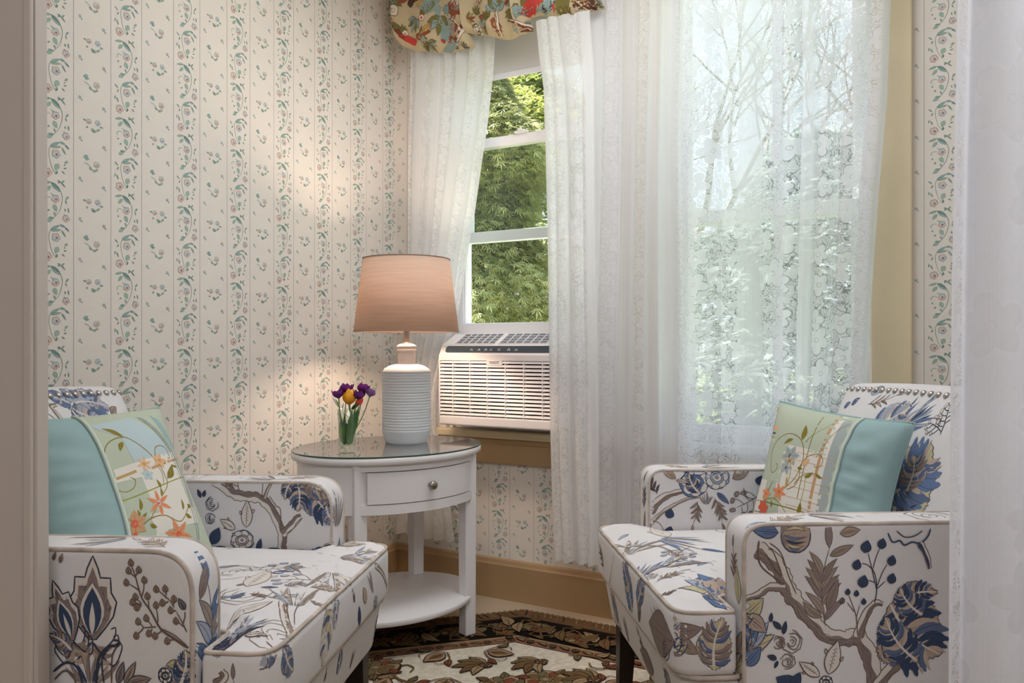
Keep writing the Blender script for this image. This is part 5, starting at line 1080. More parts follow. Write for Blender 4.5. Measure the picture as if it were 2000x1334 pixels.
    lay(near, (0, 0, HA), X, Y, neg(Z), [(m_sprig(4, ('cream2', 'greyblue'), 'ink'), (110, 1074), (190, 1068), False, .7), (m_leaf(.3, 'greyblue', 'ink'), (180, 1074), (215, 1068))], .5)
    lay(near, (0, 0, 0), Y, Z, (-1, 0, 0), [('loc', m_sprig(3, ('blue', 'greyblue', 'taupe2'), 'navy', .4, .28), (ns*(W2-.05), .40), (ns*(W2-.045), .60)), ('loc', m_leaf(.3, 'blue', 'navy'), (ns*(W2-.04), .44), (ns*(W2-.04), .33)), ('loc', m_leaf(.35, 'blue', 'navy'), (ns*(W2-.04), .44), (ns*(W2-.075), .45)), ('loc', m_leaf(.4, 'taupe', 'brown'), (ns*(W2-.02), .53), (ns*(W2-.05), .58))], .5)
    fi = fs*(W2-AT); z2 = lambda x, y: (380+x/3.0725, 900+y/3.0725)
    it = [('branch', [z2(115, 110), z2(190, 165), z2(250, 205), z2(330, 215), z2(400, 230), z2(460, 290), z2(500, 370), z2(525, 440), z2(525, 520), z2(520, 620)], .026, .020, 'taupe'), ('branch', [z2(525, 440), z2(570, 400), z2(610, 350), z2(640, 330)], .02, .012, 'taupe'), ('branch', [z2(420, 225), z2(440, 170), z2(470, 120)], .008, .004, 'taupe2'), ('branch', [z2(530, 610), z2(570, 570), z2(610, 540), z2(700, 540)], .007, .003, 'taupe2'),
          ('line', [z2(270, 180), z2(260, 130), z2(290, 100)], .002, .0012, 'brown'), ('line', [z2(405, 215), z2(408, 130), z2(380, 100)], .002, .0012, 'brown'), ('line', [z2(450, 210), z2(490, 270), z2(515, 290), z2(520, 400)], .002, .002, 'brown'), ('line', [z2(545, 440), z2(600, 400), z2(650, 340)], .002, .0015, 'brown'),
          (m_feather(seed=2, W=1.0), z2(690, 130), z2(840, 350), False, .75), (m_feather(seed=3, W=.85), z2(610, 105), z2(620, 300), True, .9), (m_feather('tan', 'taupe', 'ink', .7, 5), z2(650, 120), z2(870, 190), False, .8), (m_feather(seed=7, W=.6), z2(590, 110), z2(545, 230), False, .9), (m_feather(seed=9, W=.6, stripe='blue'), z2(790, 270), z2(850, 390), False, 1.0),
          (m_pod(), z2(312, 400), z2(318, 235), False, 1.0), (m_pod(), z2(245, 410), z2(155, 350), False, 1.1), (m_rose('tan2', 'navy', 3), z2(290, 540), z2(285, 410), False, 1.15), (m_rose('taupe', 'ink', 6), z2(190, 640), z2(190, 530), False, 1.2), (m_leaf(.5, 'navy', 'ink'), z2(300, 600), z2(410, 600)), (m_leaf(.5, 'navy', 'ink'), z2(290, 570), z2(400, 545)), (m_leaf(.4, 'navy', 'ink'), z2(405, 565), z2(512, 525)), (m_leaf(.35, 'navy', 'ink'), z2(400, 580), z2(490, 605)), (m_leaf(.4, 'navy', 'ink'), z2(380, 545), z2(400, 465)), (m_leaf(.6, 'navy', 'ink'), z2(110, 560), z2(200, 520)), (m_leaf(.6, 'navy', 'ink'), z2(105, 500), z2(150, 400)),
          (m_rose_line('ink'), z2(105, 300), z2(105, 210), False, 1.0), (m_rose_line('ink', 4), z2(100, 385), z2(100, 310), False, .9), (m_leaf(.4, 'navy', 'ink'), z2(40, 220), z2(20, 170)), (m_leaf(.5, 'navy', 'ink'), z2(55, 215), z2(65, 175)), (m_bird(), z2(705, 545), z2(840, 530), True, .9), (m_sprig(4, ('cream2', 'tan'), 'brown'), z2(170, 130), z2(260, 150), False, .8), (m_leaf(.4, 'navy', 'ink'), z2(800, 560), z2(850, 475))]
    lay(farr, (0, fi, 0), X, Z, (0, fs, 0), it, .3)
    lay(farr, (0, 0, 0), Y, Z, (-1, 0, 0), [('loc', m_streaks(('taupe', 'greyblue', 'tan')), (fs*(W2-.06), .5), (fs*(W2-.05), .6), False, 1.0), ('loc', m_leaf(.3, 'blue', 'ink'), (fs*(W2-.06), .4), (fs*(W2-.04), .47))], .5)
    it = [(m_leaf(.25, 'greyblue', 'navy'), z2(115, 670), z2(275, 655)), (m_streaks(('taupe2', 'greyblue', 'tan'), 7, 4, .5), z2(880, 600), z2(1080, 560), False, .7), (m_streaks(('greyblue', 'cream2', 'taupe2'), 6, 6, .4), z2(250, 780), z2(430, 740), False, .6), (m_leaf(.3, 'blue', 'navy'), z2(400, 790), z2(505, 790)), (m_leaf(.5, 'blue', 'navy'), z2(465, 705), z2(570, 685)), (m_leaf(.35, 'greyblue', 'navy'), z2(105, 860), z2(230, 845)), (m_leaf(.5, 'blue', 'navy'), z2(220, 860), z2(300, 825)), (m_sprig(5, ('cream2', 'tan2'), 'brown'), z2(330, 830), z2(480, 850), False, .8), ('branch', [z2(480, 850), z2(560, 830), z2(650, 820)], .014, .008, 'taupe2'), ('branch', [z2(530, 860), z2(540, 940), z2(580, 1000), z2(590, 1040)], .014, .014, 'taupe2'), ('line', [z2(640, 850), z2(600, 900), z2(600, 950)], .002, .0015, 'brown'),
          (m_streaks(('ink', 'taupe', 'greyblue'), 7, 5, .25), z2(100, 1110), z2(420, 950), False, .9), (m_leaf(.3, 'cream2', 'brown'), z2(190, 970), z2(470, 870)), (m_pod(), z2(300, 1050), z2(440, 1040), False, .8), ('line', [z2(430, 1060), z2(480, 1080), z2(510, 1105)], .002, .0015, 'brown'), (m_streaks(('blue', 'taupe2', 'greyblue'), 6, 3, .7), z2(130, 1220), z2(300, 1150), False, .9), (m_leaf(.25, 'blue', 'navy'), z2(200, 1195), z2(355, 1190)), (m_dashes(14), z2(690, 690), z2(850, 630), False, 1.0), (m_sprig(5, ('cream2', 'tan2'), 'brown2'), z2(690, 770), z2(900, 720), False, .8), (m_sprig(4, ('cream2', 'tan2'), 'brown2'), z2(690, 830), z2(820, 820), False, .8), (m_rose_line('brown2'), z2(560, 770), z2(680, 760), False, .9), (m_streaks(('taupe2', 'greyblue', 'tan'), 6, 8, .5), z2(560, 660), z2(660, 700), False, .8), ('line', [z2(240, 695), z2(400, 670), z2(580, 665)], .0018, .0012, 'ink')]
    lay('seat', (0, 0, .462), X, Y, neg(Z), it, .5)
    it = [(m_feather('yellow', 'cream2', 'navy', .6, 3), z2(845, 830), z2(765, 1230), False, .8), (m_feather('cream2', 'greyblue', 'blue', .6, 5), z2(860, 820), z2(840, 1010), False, .8), (m_feather('tan2', 'blue', 'navy', .7, 6), z2(540, 1130), z2(590, 1260), False, .9), (m_feather('tan2', 'greyblue', 'navy', .7, 8), z2(510, 1160), z2(400, 1300), False, .8), ('branch', [z2(1085, 625), z2(1130, 680), z2(1155, 760)], .012, .004, 'taupe2'), (m_rose('greyblue', 'navy', 7), z2(1085, 900), z2(1085, 810), False, .8), (m_leaf(.5, 'tan2', 'brown'), z2(1030, 850), z2(1010, 760)), (m_leaf(.4, 'navy', 'ink'), z2(990, 990), z2(985, 870)), (m_streaks(('brown2', 'tan2'), 4, 2, .3), z2(1070, 790), z2(1040, 650), False, .5), (m_sprig(3, ('blue', 'greyblue')), z2(960, 850), z2(945, 770), False, .7)]
    lay('seat', (.128, 0, 0), Y, Z, (-1, 0, 0), it, .4)
    lay('seat', (0, ns*.352, 0), X, Z, (0, -ns, 0), [('loc', m_sprig(3), (.07, .34), (.06, .43)), ('branch', [z2(120, 1345), z2(180, 1300), z2(160, 1260)], .014, .012, 'taupe')], .4)
    it = [(m_feather('taupe2', 'blue', 'navy', .7, 4), z2(1130, 1090), z2(1110, 930), False, .8), (m_feather('tan2', 'blue', 'navy', .6, 7), z2(890, 1280), z2(880, 1130), False, .8), (m_streaks(('taupe', 'tan'), 6, 3, .4), z2(970, 1250), z2(990, 1090), False, .6), (m_dashes(8), z2(1040, 1180), z2(1060, 1020), False, .6), (m_sprig(3, ('blue', 'taupe2')), z2(800, 1330), z2(800, 1240), False, .8)]
    lay('base', (.112, 0, 0), Y, Z, (-1, 0, 0), it, .4)
    z4 = lambda x, y: (90+x/3.606, 740+y/3.606)
    it = [('branch', [z4(225, 330), z4(215, 260), z4(205, 200), z4(250, 185)], .012, .006, 'taupe2'), ('line', [z4(210, 190), z4(195, 145), z4(145, 130)], .002, .0015, 'brown'), ('line', [z4(40, 180), z4(110, 205), z4(165, 260), z4(190, 300)], .002, .0015, 'brown'), ('line', [z4(40, 330), z4(90, 330), z4(210, 330)], .002, .002, 'brown'),
          (m_feather('greyblue', 'blue', 'navy', .7, 3), z4(310, 195), z4(570, 200), True, .9), (m_feather('tan2', 'greyblue', 'navy', .6, 5), z4(330, 215), z4(480, 270), False, .9), (m_feather('greyblue', 'blue', 'navy', .6, 6), z4(320, 220), z4(350, 310), False, 1.0), (m_leaf(.5, 'greyblue', 'ink'), z4(120, 180), z4(155, 188)), (m_leaf(.5, 'greyblue', 'ink'), z4(40, 155), z4(75, 165)), (m_feather('greyblue', 'blue', 'navy', .8, 8), z4(340, 175), z4(240, 130), False, .9), (m_sprig(4), z4(-120, 320), z4(-90, 180)), (m_rose(), z4(-260, 330), z4(-250, 200)), (m_leaf(.5, 'taupe2'), z4(560, 245), z4(620, 200))]
    lay('back', (-.52, 0, 0), Y, Z, (-1, 0, 0), it, .2, .9)
cr, MR = armchair((.391, 1.78), (-.995, -.10), 'armchair in blue floral print on the right, facing left, beside the lace curtain', right_panels, -1, 31, .045)
cl, ML = armchair((-.4675, 1.59), (.993, -.12), 'armchair in blue floral print on the left, facing right, beside the white side table', left_panels, 1, 17, .075)
# ------------------------------------------------------------------ pillows
PIL = {'sage': (186, 196, 176), 'aqua': (152, 182, 183), 'creamp': (224, 220, 210), 'grey': (166, 176, 174), 'paleb': (184, 202, 206), 'goldt': (190, 160, 104), 'olivet': (134, 118, 44), 'vine': (150, 126, 66), 'orange': (222, 150, 106), 'coral': (212, 102, 78), 'peach': (226, 180, 136), 'pgreen': (150, 158, 70), 'slate': (96, 112, 124), 'piph': (206, 218, 206), 'tanline': (196, 156, 116)}
PLK = list(PIL); PLM = [mat('pillow_'+k, c, .75, bump=.2, bscale=700, var=.03, spec=.2) for k, c in PIL.items()]
def pillow(label, A, a, d, th, band, draw, nsign):
    """A: top left corner seen from the front, a: along the top edge, d: down the side; band: (u0, u1) the embroidered panel's extent, 0..1 across"""
    A = CS+(Vector(A)-CS)*SCH; a, d = Vector(a)*SCH, Vector(d)*SCH; th *= SCH; n = a.cross(d).normalized()*nsign; C = A+(a+d)/2
    root = empty('throw_pillow', label, 'pillow', Matrix.Translation(C+d*.5), group='matching embroidered throw pillows')
    def pt(u, v, s, lift=0):
        x, y = 2*u-1, 2*v-1
        X_ = x*(1-.075*(1-y*y)); Y_ = y*(1-.06*(1-x*x)); t = th*(max(0, 1-abs(x)**3.2))**.55*(max(0, 1-abs(y)**3.2))**.55
        wr = (.0055*math.sin(y*13+3*x+.8*math.sin(x*9))+.003*math.sin(y*29-4*x+2*math.sin(y*5)))*max(0, 1-min(abs(u-(.88 if band[0] < .2 else .12)), .25)*4)*(1-x**4)
        return C-(C+d*.5)+a*(X_/2)+d*(Y_/2)+n*(s*(t+wr*(t/th))+lift*s)
    mb = MB(); mb.grid(lambda u, v: pt(u, v, 1), 44, 40, PLK.index('aqua')); mb.grid(lambda u, v: pt(1-u, v, -1), 30, 26, PLK.index('aqua'))
    body = mb.build('cushion_cover', PLM, root)
    fb = MB(); fb.grid(lambda u, v: pt(band[0]+(band[1]-band[0])*u, .012+.976*v, 1, .0022), 36, 40, PLK.index('sage')); bv = bvh_of(fb); pm = MB(); pm.v, pm.f, pm.m, pm.sm = list(fb.v), list(fb.f), list(fb.m), list(fb.sm)
    U, W_ = a.normalized(), -(d-a*(d.dot(a)/a.length_squared)).normalized(); off = C+d*.5; Cl = C-off
    def uv(p): q = on_plane(p[0], p[1], C+n*th*.7, n)-off-Cl; return Vector((q.dot(U), q.dot(W_)))
    def bl(u, v): q = pt(u, v, 1)-Cl; return Vector((q.dot(U), q.dot(W_)))
    sh = draw(uv, bl); decal(pm, bv, lambda p: Cl+U*p.x+W_*p.y, -n, sh, PLK, off=.0004, lim=.1, step=.012, far=.4, lift=.000005)
    pm.build('embroidered_panel', PLM, body, label='sage and cream patchwork panel with embroidered vines and orange flowers')
    e = band[1] if band[0] < .2 else band[0]
    mb = MB(); mb.tube([pt(e, .01+.98*k/40, 1, .003) for k in range(41)], .0035, 8); mb.build('panel_piping', PLM[PLK.index('piph')], body)
    mb = MB(); ring = [pt(u, v, 0) for u, v in [(k/24, 0) for k in range(24)]+[(1, k/24) for k in range(24)]+[(1-k/24, 1) for k in range(24)]+[(0, 1-k/24) for k in range(24)]]
    mb.tube(ring, .0022, 6, closed=True); mb.build('edge_seam', PLM[PLK.index('aqua')], body)
def rect(bl, u0, u1, v0, v1, c):
    P = [bl(u0+(u1-u0)*k/6, v0) for k in range(6)]+[bl(u1, v0+(v1-v0)*k/6) for k in range(6)]+[bl(u1+(u0-u1)*k/6, v1) for k in range(6)]+[bl(u0, v1+(v0-v1)*k/6) for k in range(6)]
    return ('f', P, c)
def blossom(uv, c, r, cols=('orange', 'coral'), n=6, W=.42, rot=.2):
    c = uv(c); R = r; sh = []
    for k in range(n):
        a = 2*PI*k/n+rot; q = c+Vector((math.cos(a), math.sin(a)))*R; sh += put([('f', leaf_o(1, W, 0, 5), cols[0]), ('s', V2((0, .1), (0, .75)), .0015, .0008, cols[1])], c, q)
    sh.append(('f', oval(c, R*.2, R*.2, 0, 8), cols[-1])); return sh
def draw_right(uv, bl):
    vt = lambda P, w=.0022, c='vine': ('s', catmull([uv(p) for p in P], 5), w, w*.7, c)
    z = lambda x, y: (1450+x/4.168, 740+y/4.168)
    lf_ = lambda p, q, w=.35, c='olivet': put([('f', leaf_o(1, w, .08, 6), c), ('s', leaf_axis(1, .08), .0008, .0006, 'pgreen')], uv(p), uv(q))
    sh = [rect(bl, .04, .30, .02, .30, 'sage'), rect(bl, .24, .56, .32, .66, 'creamp'), rect(bl, .30, .62, .62, .98, 'creamp'), rect(bl, .44, .58, .03, .34, 'sage'), rect(bl, .60, .69, .0, 1, 'grey'), rect(bl, .56, .60, .02, .98, 'creamp'), rect(bl, .535, .558, .02, .98, 'tanline'), rect(bl, .02, .14, .62, .98, 'creamp'), rect(bl, .04, .27, .30, .62, 'sage'), rect(bl, .02, .035, .02, .98, 'peach')]
    for v in (.36, .42, .5, .56, .62, .70, .76): sh.append(rect(bl, .36, .67, v, v+.004, 'tanline'))
    sh += [rect(bl, .05, .685, .78, .788, 'olivet'), rect(bl, .05, .685, .865, .873, 'slate'), rect(bl, .44, .446, .05, .7, 'olivet'), rect(bl, .04, .12, .2, .23, 'peach'), rect(bl, .04, .10, .25, .265, 'slate'), rect(bl, .04, .09, .28, .295, 'goldt')]
    sh += [vt([z(380, 905), z(470, 820), z(530, 700), z(540, 600), z(520, 520), z(470, 470), z(400, 455), z(320, 490), z(265, 560), z(245, 660), z(255, 750), z(275, 770), z(310, 740), z(315, 705), z(300, 700)]), vt([z(400, 910), z(470, 880), z(510, 790), z(505, 740), z(560, 660), z(620, 630), z(680, 640), z(697, 680), z(680, 725), z(640, 735), z(628, 715)]), vt([z(460, 870), z(520, 810), z(600, 780), z(690, 820)]), vt([z(400, 890), z(420, 830), z(440, 740)], .0018),
           vt([z(480, 1110), z(520, 990), z(550, 880), z(560, 800)], .002, 'pgreen'), vt([z(190, 985), z(280, 980), z(340, 1030), z(390, 1130)], .0028, 'pgreen'), vt([z(232, 920), z(275, 840)], .002), vt([z(550, 530), z(600, 470), z(700, 400), z(800, 320)], .0014, 'pgreen'), vt([z(640, 660), z(700, 560), z(780, 440), z(870, 360)], .0014)]
    sh += lf_(z(520, 510), z(535, 380)); sh += lf_(z(450, 500), z(368, 542), .3); sh += lf_(z(490, 735), z(535, 745), .5); sh += lf_(z(545, 815), z(620, 775), .35); sh += lf_(z(640, 785), z(695, 828), .35); sh += lf_(z(390, 890), z(402, 800), .25, 'goldt'); sh += lf_(z(475, 1110), z(512, 1010), .35); sh += lf_(z(520, 1110), z(610, 1118), .4); sh += lf_(z(250, 1050), z(262, 990), .3)
    sh += blossom(uv, z(430, 640), .026, ('grey', 'slate'), 6, .6); sh += blossom(uv, z(425, 680), .016, ('peach', 'olivet'), 5, .3); sh += blossom(uv, z(395, 735), .018, ('grey', 'slate'), 5, .5)
    sh += blossom(uv, z(335, 930), .022, ('orange', 'coral'), 6, .4, .9); sh += blossom(uv, z(212, 940), .016, ('orange', 'coral'), 5, .6); sh += blossom(uv, z(172, 1045), .019, ('coral', 'coral'), 6, .8)
    sh += put([('f', leaf_o(1, .5, 0, 5), 'peach')], uv(z(530, 720)), uv(z(590, 665))); sh.append(vt([z(176, 1090), z(180, 1135)], .002)); return sh
def draw_left(uv, bl):
    vt = lambda P, w=.0022, c='vine': ('s', catmull([uv(p) for p in P], 5), w, w*.7, c)
    z = lambda x, y: (90+x/3.606, 740+y/3.606)
    lf_ = lambda p, q, w=.35, c='olivet': put([('f', leaf_o(1, w, .08, 6), c), ('s', leaf_axis(1, .08), .0008, .0006, 'pgreen')], uv(p), uv(q))
    pq = lambda *P, c: ('f', [uv(z(*p)) for p in P], c)
    sh = [pq((280, 340), (600, 270), (760, 400), (880, 540), (580, 620), (500, 440), c='paleb'), pq((390, 690), (590, 620), (640, 720), (405, 780), c='creamp'), pq((590, 620), (880, 520), (960, 700), (1020, 920), (780, 990), (700, 880), (640, 740), c='creamp'), pq((640, 740), (700, 880), (745, 1010), (420, 1020), (405, 800), c='sage'), pq((740, 1020), (820, 1000), (850, 1150), (765, 1170), c='creamp'), pq((690, 985), (1040, 900), (1075, 1010), (760, 1100), c='creamp'), pq((770, 1180), (1080, 1020), (1150, 1230), (1050, 1290), c='sage'),
          pq((372, 760), (590, 672), (600, 690), (380, 778), c='goldt'), pq((700, 650), (960, 535), (970, 548), (712, 668), c='tanline')]
    for o_ in (0, 22, 52): sh.append(vt([z(640+o_, 262), z(790+o_, 420), z(880+o_, 560), z(960+o_*.9, 760), z(1040+o_*.8, 1000), z(1120+o_*.5, 1270)], .0018, ('slate', 'vine', 'piph')[o_ // 25 if o_ < 50 else 2]))
    sh.append(pq((740, 240), (800, 270), (930, 470), (900, 500), (820, 380), c='aqua'))
    sh += [vt([z(415, 915), z(560, 870), z(760, 785), z(1010, 668)], .0028, 'pgreen'), vt([z(760, 640), z(700, 560), z(590, 470), z(510, 435), z(420, 465), z(375, 540), z(395, 690), z(430, 790), z(510, 830), z(575, 800), z(585, 745), z(550, 725)]), vt([z(760, 630), z(735, 570), z(740, 505), z(790, 488), z(830, 510), z(850, 565), z(830, 580)]), vt([z(770, 640), z(800, 700), z(820, 770), z(780, 850)]), vt([z(750, 640), z(785, 700), z(790, 770)], .0016), vt([z(480, 400), z(520, 435)], .002), vt([z(630, 1075), z(700, 1010), z(800, 985), z(900, 1020), z(945, 1000), z(990, 900)], .0024), vt([z(815, 985), z(860, 1010), z(890, 1060)], .0018), vt([z(820, 730), z(850, 640), z(910, 620)], .002), vt([z(700, 1010), z(730, 950), z(750, 905)], .0018), vt([z(590, 1110), z(640, 1135), z(690, 1150)], .0018, 'pgreen')]
    sh += lf_(z(510, 435), z(370, 365), .25); sh += lf_(z(505, 470), z(485, 540), .4); sh += lf_(z(825, 725), z(865, 620), .4); sh += lf_(z(855, 620), z(915, 625), .3); sh += lf_(z(770, 800), z(735, 735), .3); sh += lf_(z(775, 860), z(765, 790), .3, 'vine'); sh += lf_(z(625, 960), z(615, 870), .28); sh += lf_(z(622, 1000), z(600, 950), .35); sh += lf_(z(635, 1005), z(670, 968), .35); sh += lf_(z(700, 1045), z(755, 1065), .5); sh += lf_(z(940, 940), z(925, 860), .25); sh += lf_(z(960, 965), z(1015, 985), .5); sh += lf_(z(975, 900), z(1010, 905), .9); sh += lf_(z(665, 1140), z(705, 1145), .6)
    sh += blossom(uv, z(757, 903), .028, ('orange', 'coral'), 6, .3, .5); sh += [('f', oval(uv(z(755, 903)), .005, .006, 0, 8), 'paleb')]; sh += blossom(uv, z(650, 630), .018, ('peach', 'goldt'), 6, .3); sh += blossom(uv, z(763, 600), .018, ('peach', 'goldt'), 5, .5, 1.2); sh += blossom(uv, z(675, 705), .014, ('paleb', 'grey'), 5, .6)
    sh += blossom(uv, z(590, 1045), .026, ('tanline', 'coral'), 6, .7, .3); sh += [('f', oval(uv(z(588, 1048)), .008, .008, 0, 8), 'coral')]; sh += blossom(uv, z(588, 1160), .020, ('coral', 'coral'), 8, .5); sh += blossom(uv, z(920, 1105), .032, ('orange', 'coral'), 6, .36, .75); return sh
k = 1.03
pillow('aqua and sage embroidered pillow leaning in the right armchair, plain aqua band on its right', (.705, 2.02, .808), Vector((.187, -.302, -.026))*k, Vector((-.09, -.030, -.325)), .062, (.012, .69), draw_right, -1)
pillow('aqua and sage embroidered pillow leaning in the left armchair, plain aqua band on its left', (-.985, 1.45, .812), Vector((.168, .325, -.002)), Vector((.167, -.09, -.325)), .062, (.40, .988), draw_left, -1)

# ------------------------------------------------------------------ octagonal rug
RUG = {'black': (26, 20, 17), 'cream': (212, 202, 184), 'gold': (112, 88, 56), 'tan': (150, 126, 94), 'brown': (112, 84, 58), 'rust': (122, 70, 50), 'olive': (112, 100, 70), 'redband': (138, 98, 74), 'dark': (44, 34, 28), 'rose': (158, 126, 100)}
RK = list(RUG); RM = [mat('rug_wool_'+k, c, .95, bump=.6, bscale=500, var=.16, vscale=60, spec=.1) for k, c in RUG.items()]
RC = Vector((-.063, 1.78)); RR = .99; A0 = math.atan2(2.767-1.78, .044+.063)
octo = lambda r: [RC+Vector((math.cos(A0+PI/4*k), math.sin(A0+PI/4*k)))*r for k in range(8)]
rug = empty('rug', 'octagonal wool rug with black floral border and cream field under the table and chairs', 'rug', Matrix.Translation((RC.x, RC.y, 0)))
mb = MB(); rings = [(RR, .0), (RR, .004), (RR-.006, .0065), (0.01, .0065)]; vs = []
for r, z in rings: vs += [(p.x-RC.x, p.y-RC.y, z+.0004) for p in octo(r)]
fs = [(j*8+i, j*8+(i+1) % 8, (j+1)*8+(i+1) % 8, (j+1)*8+i) for j in range(3) for i in range(8)]; mb.add(vs, fs, RK.index('brown'), False)
def flat(mb, shapes, z0=.0072):
    for k, s in enumerate(shapes):
        z = z0+.000001*k
        if s[0] == 'f':
            P, T = cdt_fill(s[1], 9) ; mi = RK.index(s[2])
        else: P, T = strip(s[1], s[2], s[3], .02); mi = RK.index(s[4])
        V = [(p.x-RC.x, p.y-RC.y, z) for p in P]
        if T:
            a, b, c = (Vector(V[i]) for i in T[0][:3])
            if (b-a).cross(c-a).z < 0: T = [t[::-1] for t in T]
            mb.add(V, T, mi, False)
c_ = math.cos(PI/8); lay = []
R1, R2, R3 = RR-.075/c_, RR-.245/c_, RR-.292/c_
flat(mb, [('f', octo(R1+.004), 'dark')], .0072); flat(mb, [('f', octo(R1-.004), 'black')], .0074); flat(mb, [('f', octo(R2+.012), 'tan')], .0076); flat(mb, [('f', octo(R2), 'redband')], .0078); flat(mb, [('f', octo(R3+.006), 'black')], .0080); flat(mb, [('f', octo(R3), 'cream')], .0082)
rnd = random.Random(12); LWr = .0038
def rleaf(a, b, w, c, l='dark', sr=.03):
    o = leaf_o(1, w, .12, 7); o = serr(o, sr, rnd, 2) if sr else o
    return put([('f', o, c), ('s', loop(o), LWr*.8, LWr*.8, l), ('s', leaf_axis(1, .12), LWr*.7, LWr*.4, l)], a, b)
def rflower(c, r, cols, l='dark'):
    o = oval(c, r, r*.9, rnd.random(), 16, .16, rnd); s = [('f', o, cols[0]), ('s', loop(o), LWr, LWr, l)]
    for k in range(7): a = 2*PI*k/7; q = c+Vector((math.cos(a), math.sin(a)))*r*.6; oo = oval(q, r*.3, r*.22, a, 8, .1, rnd); s += [('f', oo, cols[1+k % (len(cols)-1)]), ('s', loop(oo), LWr*.6, LWr*.6, l)]
    oo = oval(c, r*.32, r*.28, 0, 9); return s+[('f', oo, cols[-1]), ('s', loop(oo), LWr*.7, LWr*.7, l), ('f', oval(c, r*.13, r*.12, 0, 7), cols[0])]
sh = []
for k in range(8):
    P, Q = octo(1)[k]-RC, octo(1)[(k+1) % 8]-RC; e = (Q-P).normalized(); nrm = (P+Q).normalized(); mid = (P+Q)/2
    ap = lambda t, dd: RC+nrm*(dd)+e*t           # along the side, at apothem distance dd
    ab, ar, ae = (R1+R2)/2*c_, (R2+R3)/2*c_, (RR+R1)/2*c_
    half = ab*math.tan(PI/8); n_ = 4
    for t in (-.30, -.1, .1, .30): sh += rflower(ap(t*half/.36, ab+.015*(1 if t in (-.1, .30) else -1)), .045, ('gold', 'brown', 'tan', 'rust'), 'black')
    for j in range(9):
        t = -half+2*half*j/8+.03; sg = 1 if j % 2 else -1
        sh.append(('s', catmull([ap(t-.06, ab-sg*.05), ap(t, ab+sg*.035), ap(t+.06, ab+sg*.055), ap(t+.05, ab+sg*.02)], 4), .007, .004, 'gold'))
        sh += rleaf(ap(t, ab+sg*.02), ap(t+.07, ab-sg*.05), .42, rnd.choice(('gold', 'brown', 'olive', 'tan')), 'black'); sh += rleaf(ap(t-.02, ab-sg*.03), ap(t-.06, ab+sg*.055), .4, rnd.choice(('gold', 'brown', 'tan')), 'black')
        sh += rleaf(ap(t, ab+sg*.07), ap(t+.05, ab+sg*.06), .4, 'gold', 'black')
    for j in range(16):
        t = -half*.93+2*half*.93*j/15; sh += rflower(ap(t, ar), .012, ('rust', 'tan', 'olive'), 'dark') if j % 2 else rleaf(ap(t-.02, ar-.006), ap(t+.02, ar+.006), .4, rnd.choice(('olive', 'rust', 'tan')), 'dark', 0)
    for j in range(30): t = -half*1.12+2*half*1.12*j/29; sh.append(('s', [ap(t-.008, ae-.022), ap(t+.008, ae+.024)], .004, .003, rnd.choice(('dark', 'tan', 'gold'))))
# cream field
pts = []
for k in range(6000):
    a, r = rnd.uniform(0, 2*PI), math.sqrt(rnd.random())*R3*c_*.95; p = RC+Vector((math.cos(a), math.sin(a)))*r
    if all((p-q).length > .100 for q in pts): pts.append(p)
for i, p in enumerate(pts):
    a = rnd.uniform(0, 2*PI); u = Vector((math.cos(a), math.sin(a))); v = Vector((-u.y, u.x)); t_ = i % 4
    if t_ == 0:
        sh += rflower(p, .064, ('tan', 'gold', 'rust', 'olive'), 'dark')
        for j in range(6): b = a+j*PI/3; w_ = Vector((math.cos(b), math.sin(b))); sh += rleaf(p+w_*.045, p+w_*.088, .55, rnd.choice(('olive', 'tan', 'rust', 'gold')))
    elif t_ == 1:
        sh.append(('s', catmull([p-u*.09, p-u*.03+v*.04, p+u*.03+v*.03, p+u*.05-v*.01, p+u*.02-v*.025, p-u*.005-v*.005], 5), .010, .005, 'gold'))
        for j, (x, y) in enumerate(((-.06, .02), (-.02, .045), (.03, .04), (.05, .0))): q = p+u*x+v*y; sh += rleaf(q, q+v*.05*(1 if j % 2 else -.7)+u*.02, .5, ('olive', 'tan', 'brown', 'rust')[j])
    elif t_ == 2:
        for j in range(5): b = a+(j-2)*.5; w_ = Vector((math.cos(b), math.sin(b))); sh += rleaf(p-u*.03, p-u*.03+w_*(.10-.012*abs(j-2)), .38, ('tan', 'olive', 'gold', 'brown', 'tan')[j])
        sh += rflower(p-u*.035, .02, ('rust', 'tan', 'gold'))
    else:
        o = put([('f', leaf_o(1, .7, 0, 7), 'rose'), ('s', loop(leaf_o(1, .7, 0, 7)), LWr, LWr, 'dark'), ('f', leaf_o(.7, .35, 0, 6, (0, .1)), 'gold'), ('s', leaf_axis(1), LWr, LWr*.5, 'dark')], p-u*.04, p+u*.045); sh += o
        for sg in (-1, 1): sh.append(('s', catmull([p-u*.05, p-u*.02+v*sg*.045, p+u*.02+v*sg*.05, p+u*.03+v*sg*.03], 4), .006, .003, 'brown')); sh += rleaf(p-u*.02+v*sg*.045, p+u*.01+v*sg*.08, .45, rnd.choice(('olive', 'rust')))
flat(mb, sh, .0084); mb.build('rug_pile', RM, rug)
mb = MB()                                  # looped edging
for k in range(8):
    P, Q = octo(RR)[k]-RC, octo(RR)[(k+1) % 8]-RC; n_ = int((Q-P).length/.02)
    for j in range(n_): q = P.lerp(Q, (j+.5)/n_); mb.sphere((q.x, q.y, .004), .0085, .0085, .0036, 7, 4, RK.index('tan'))
mb.build('looped_edge', RM, rug)

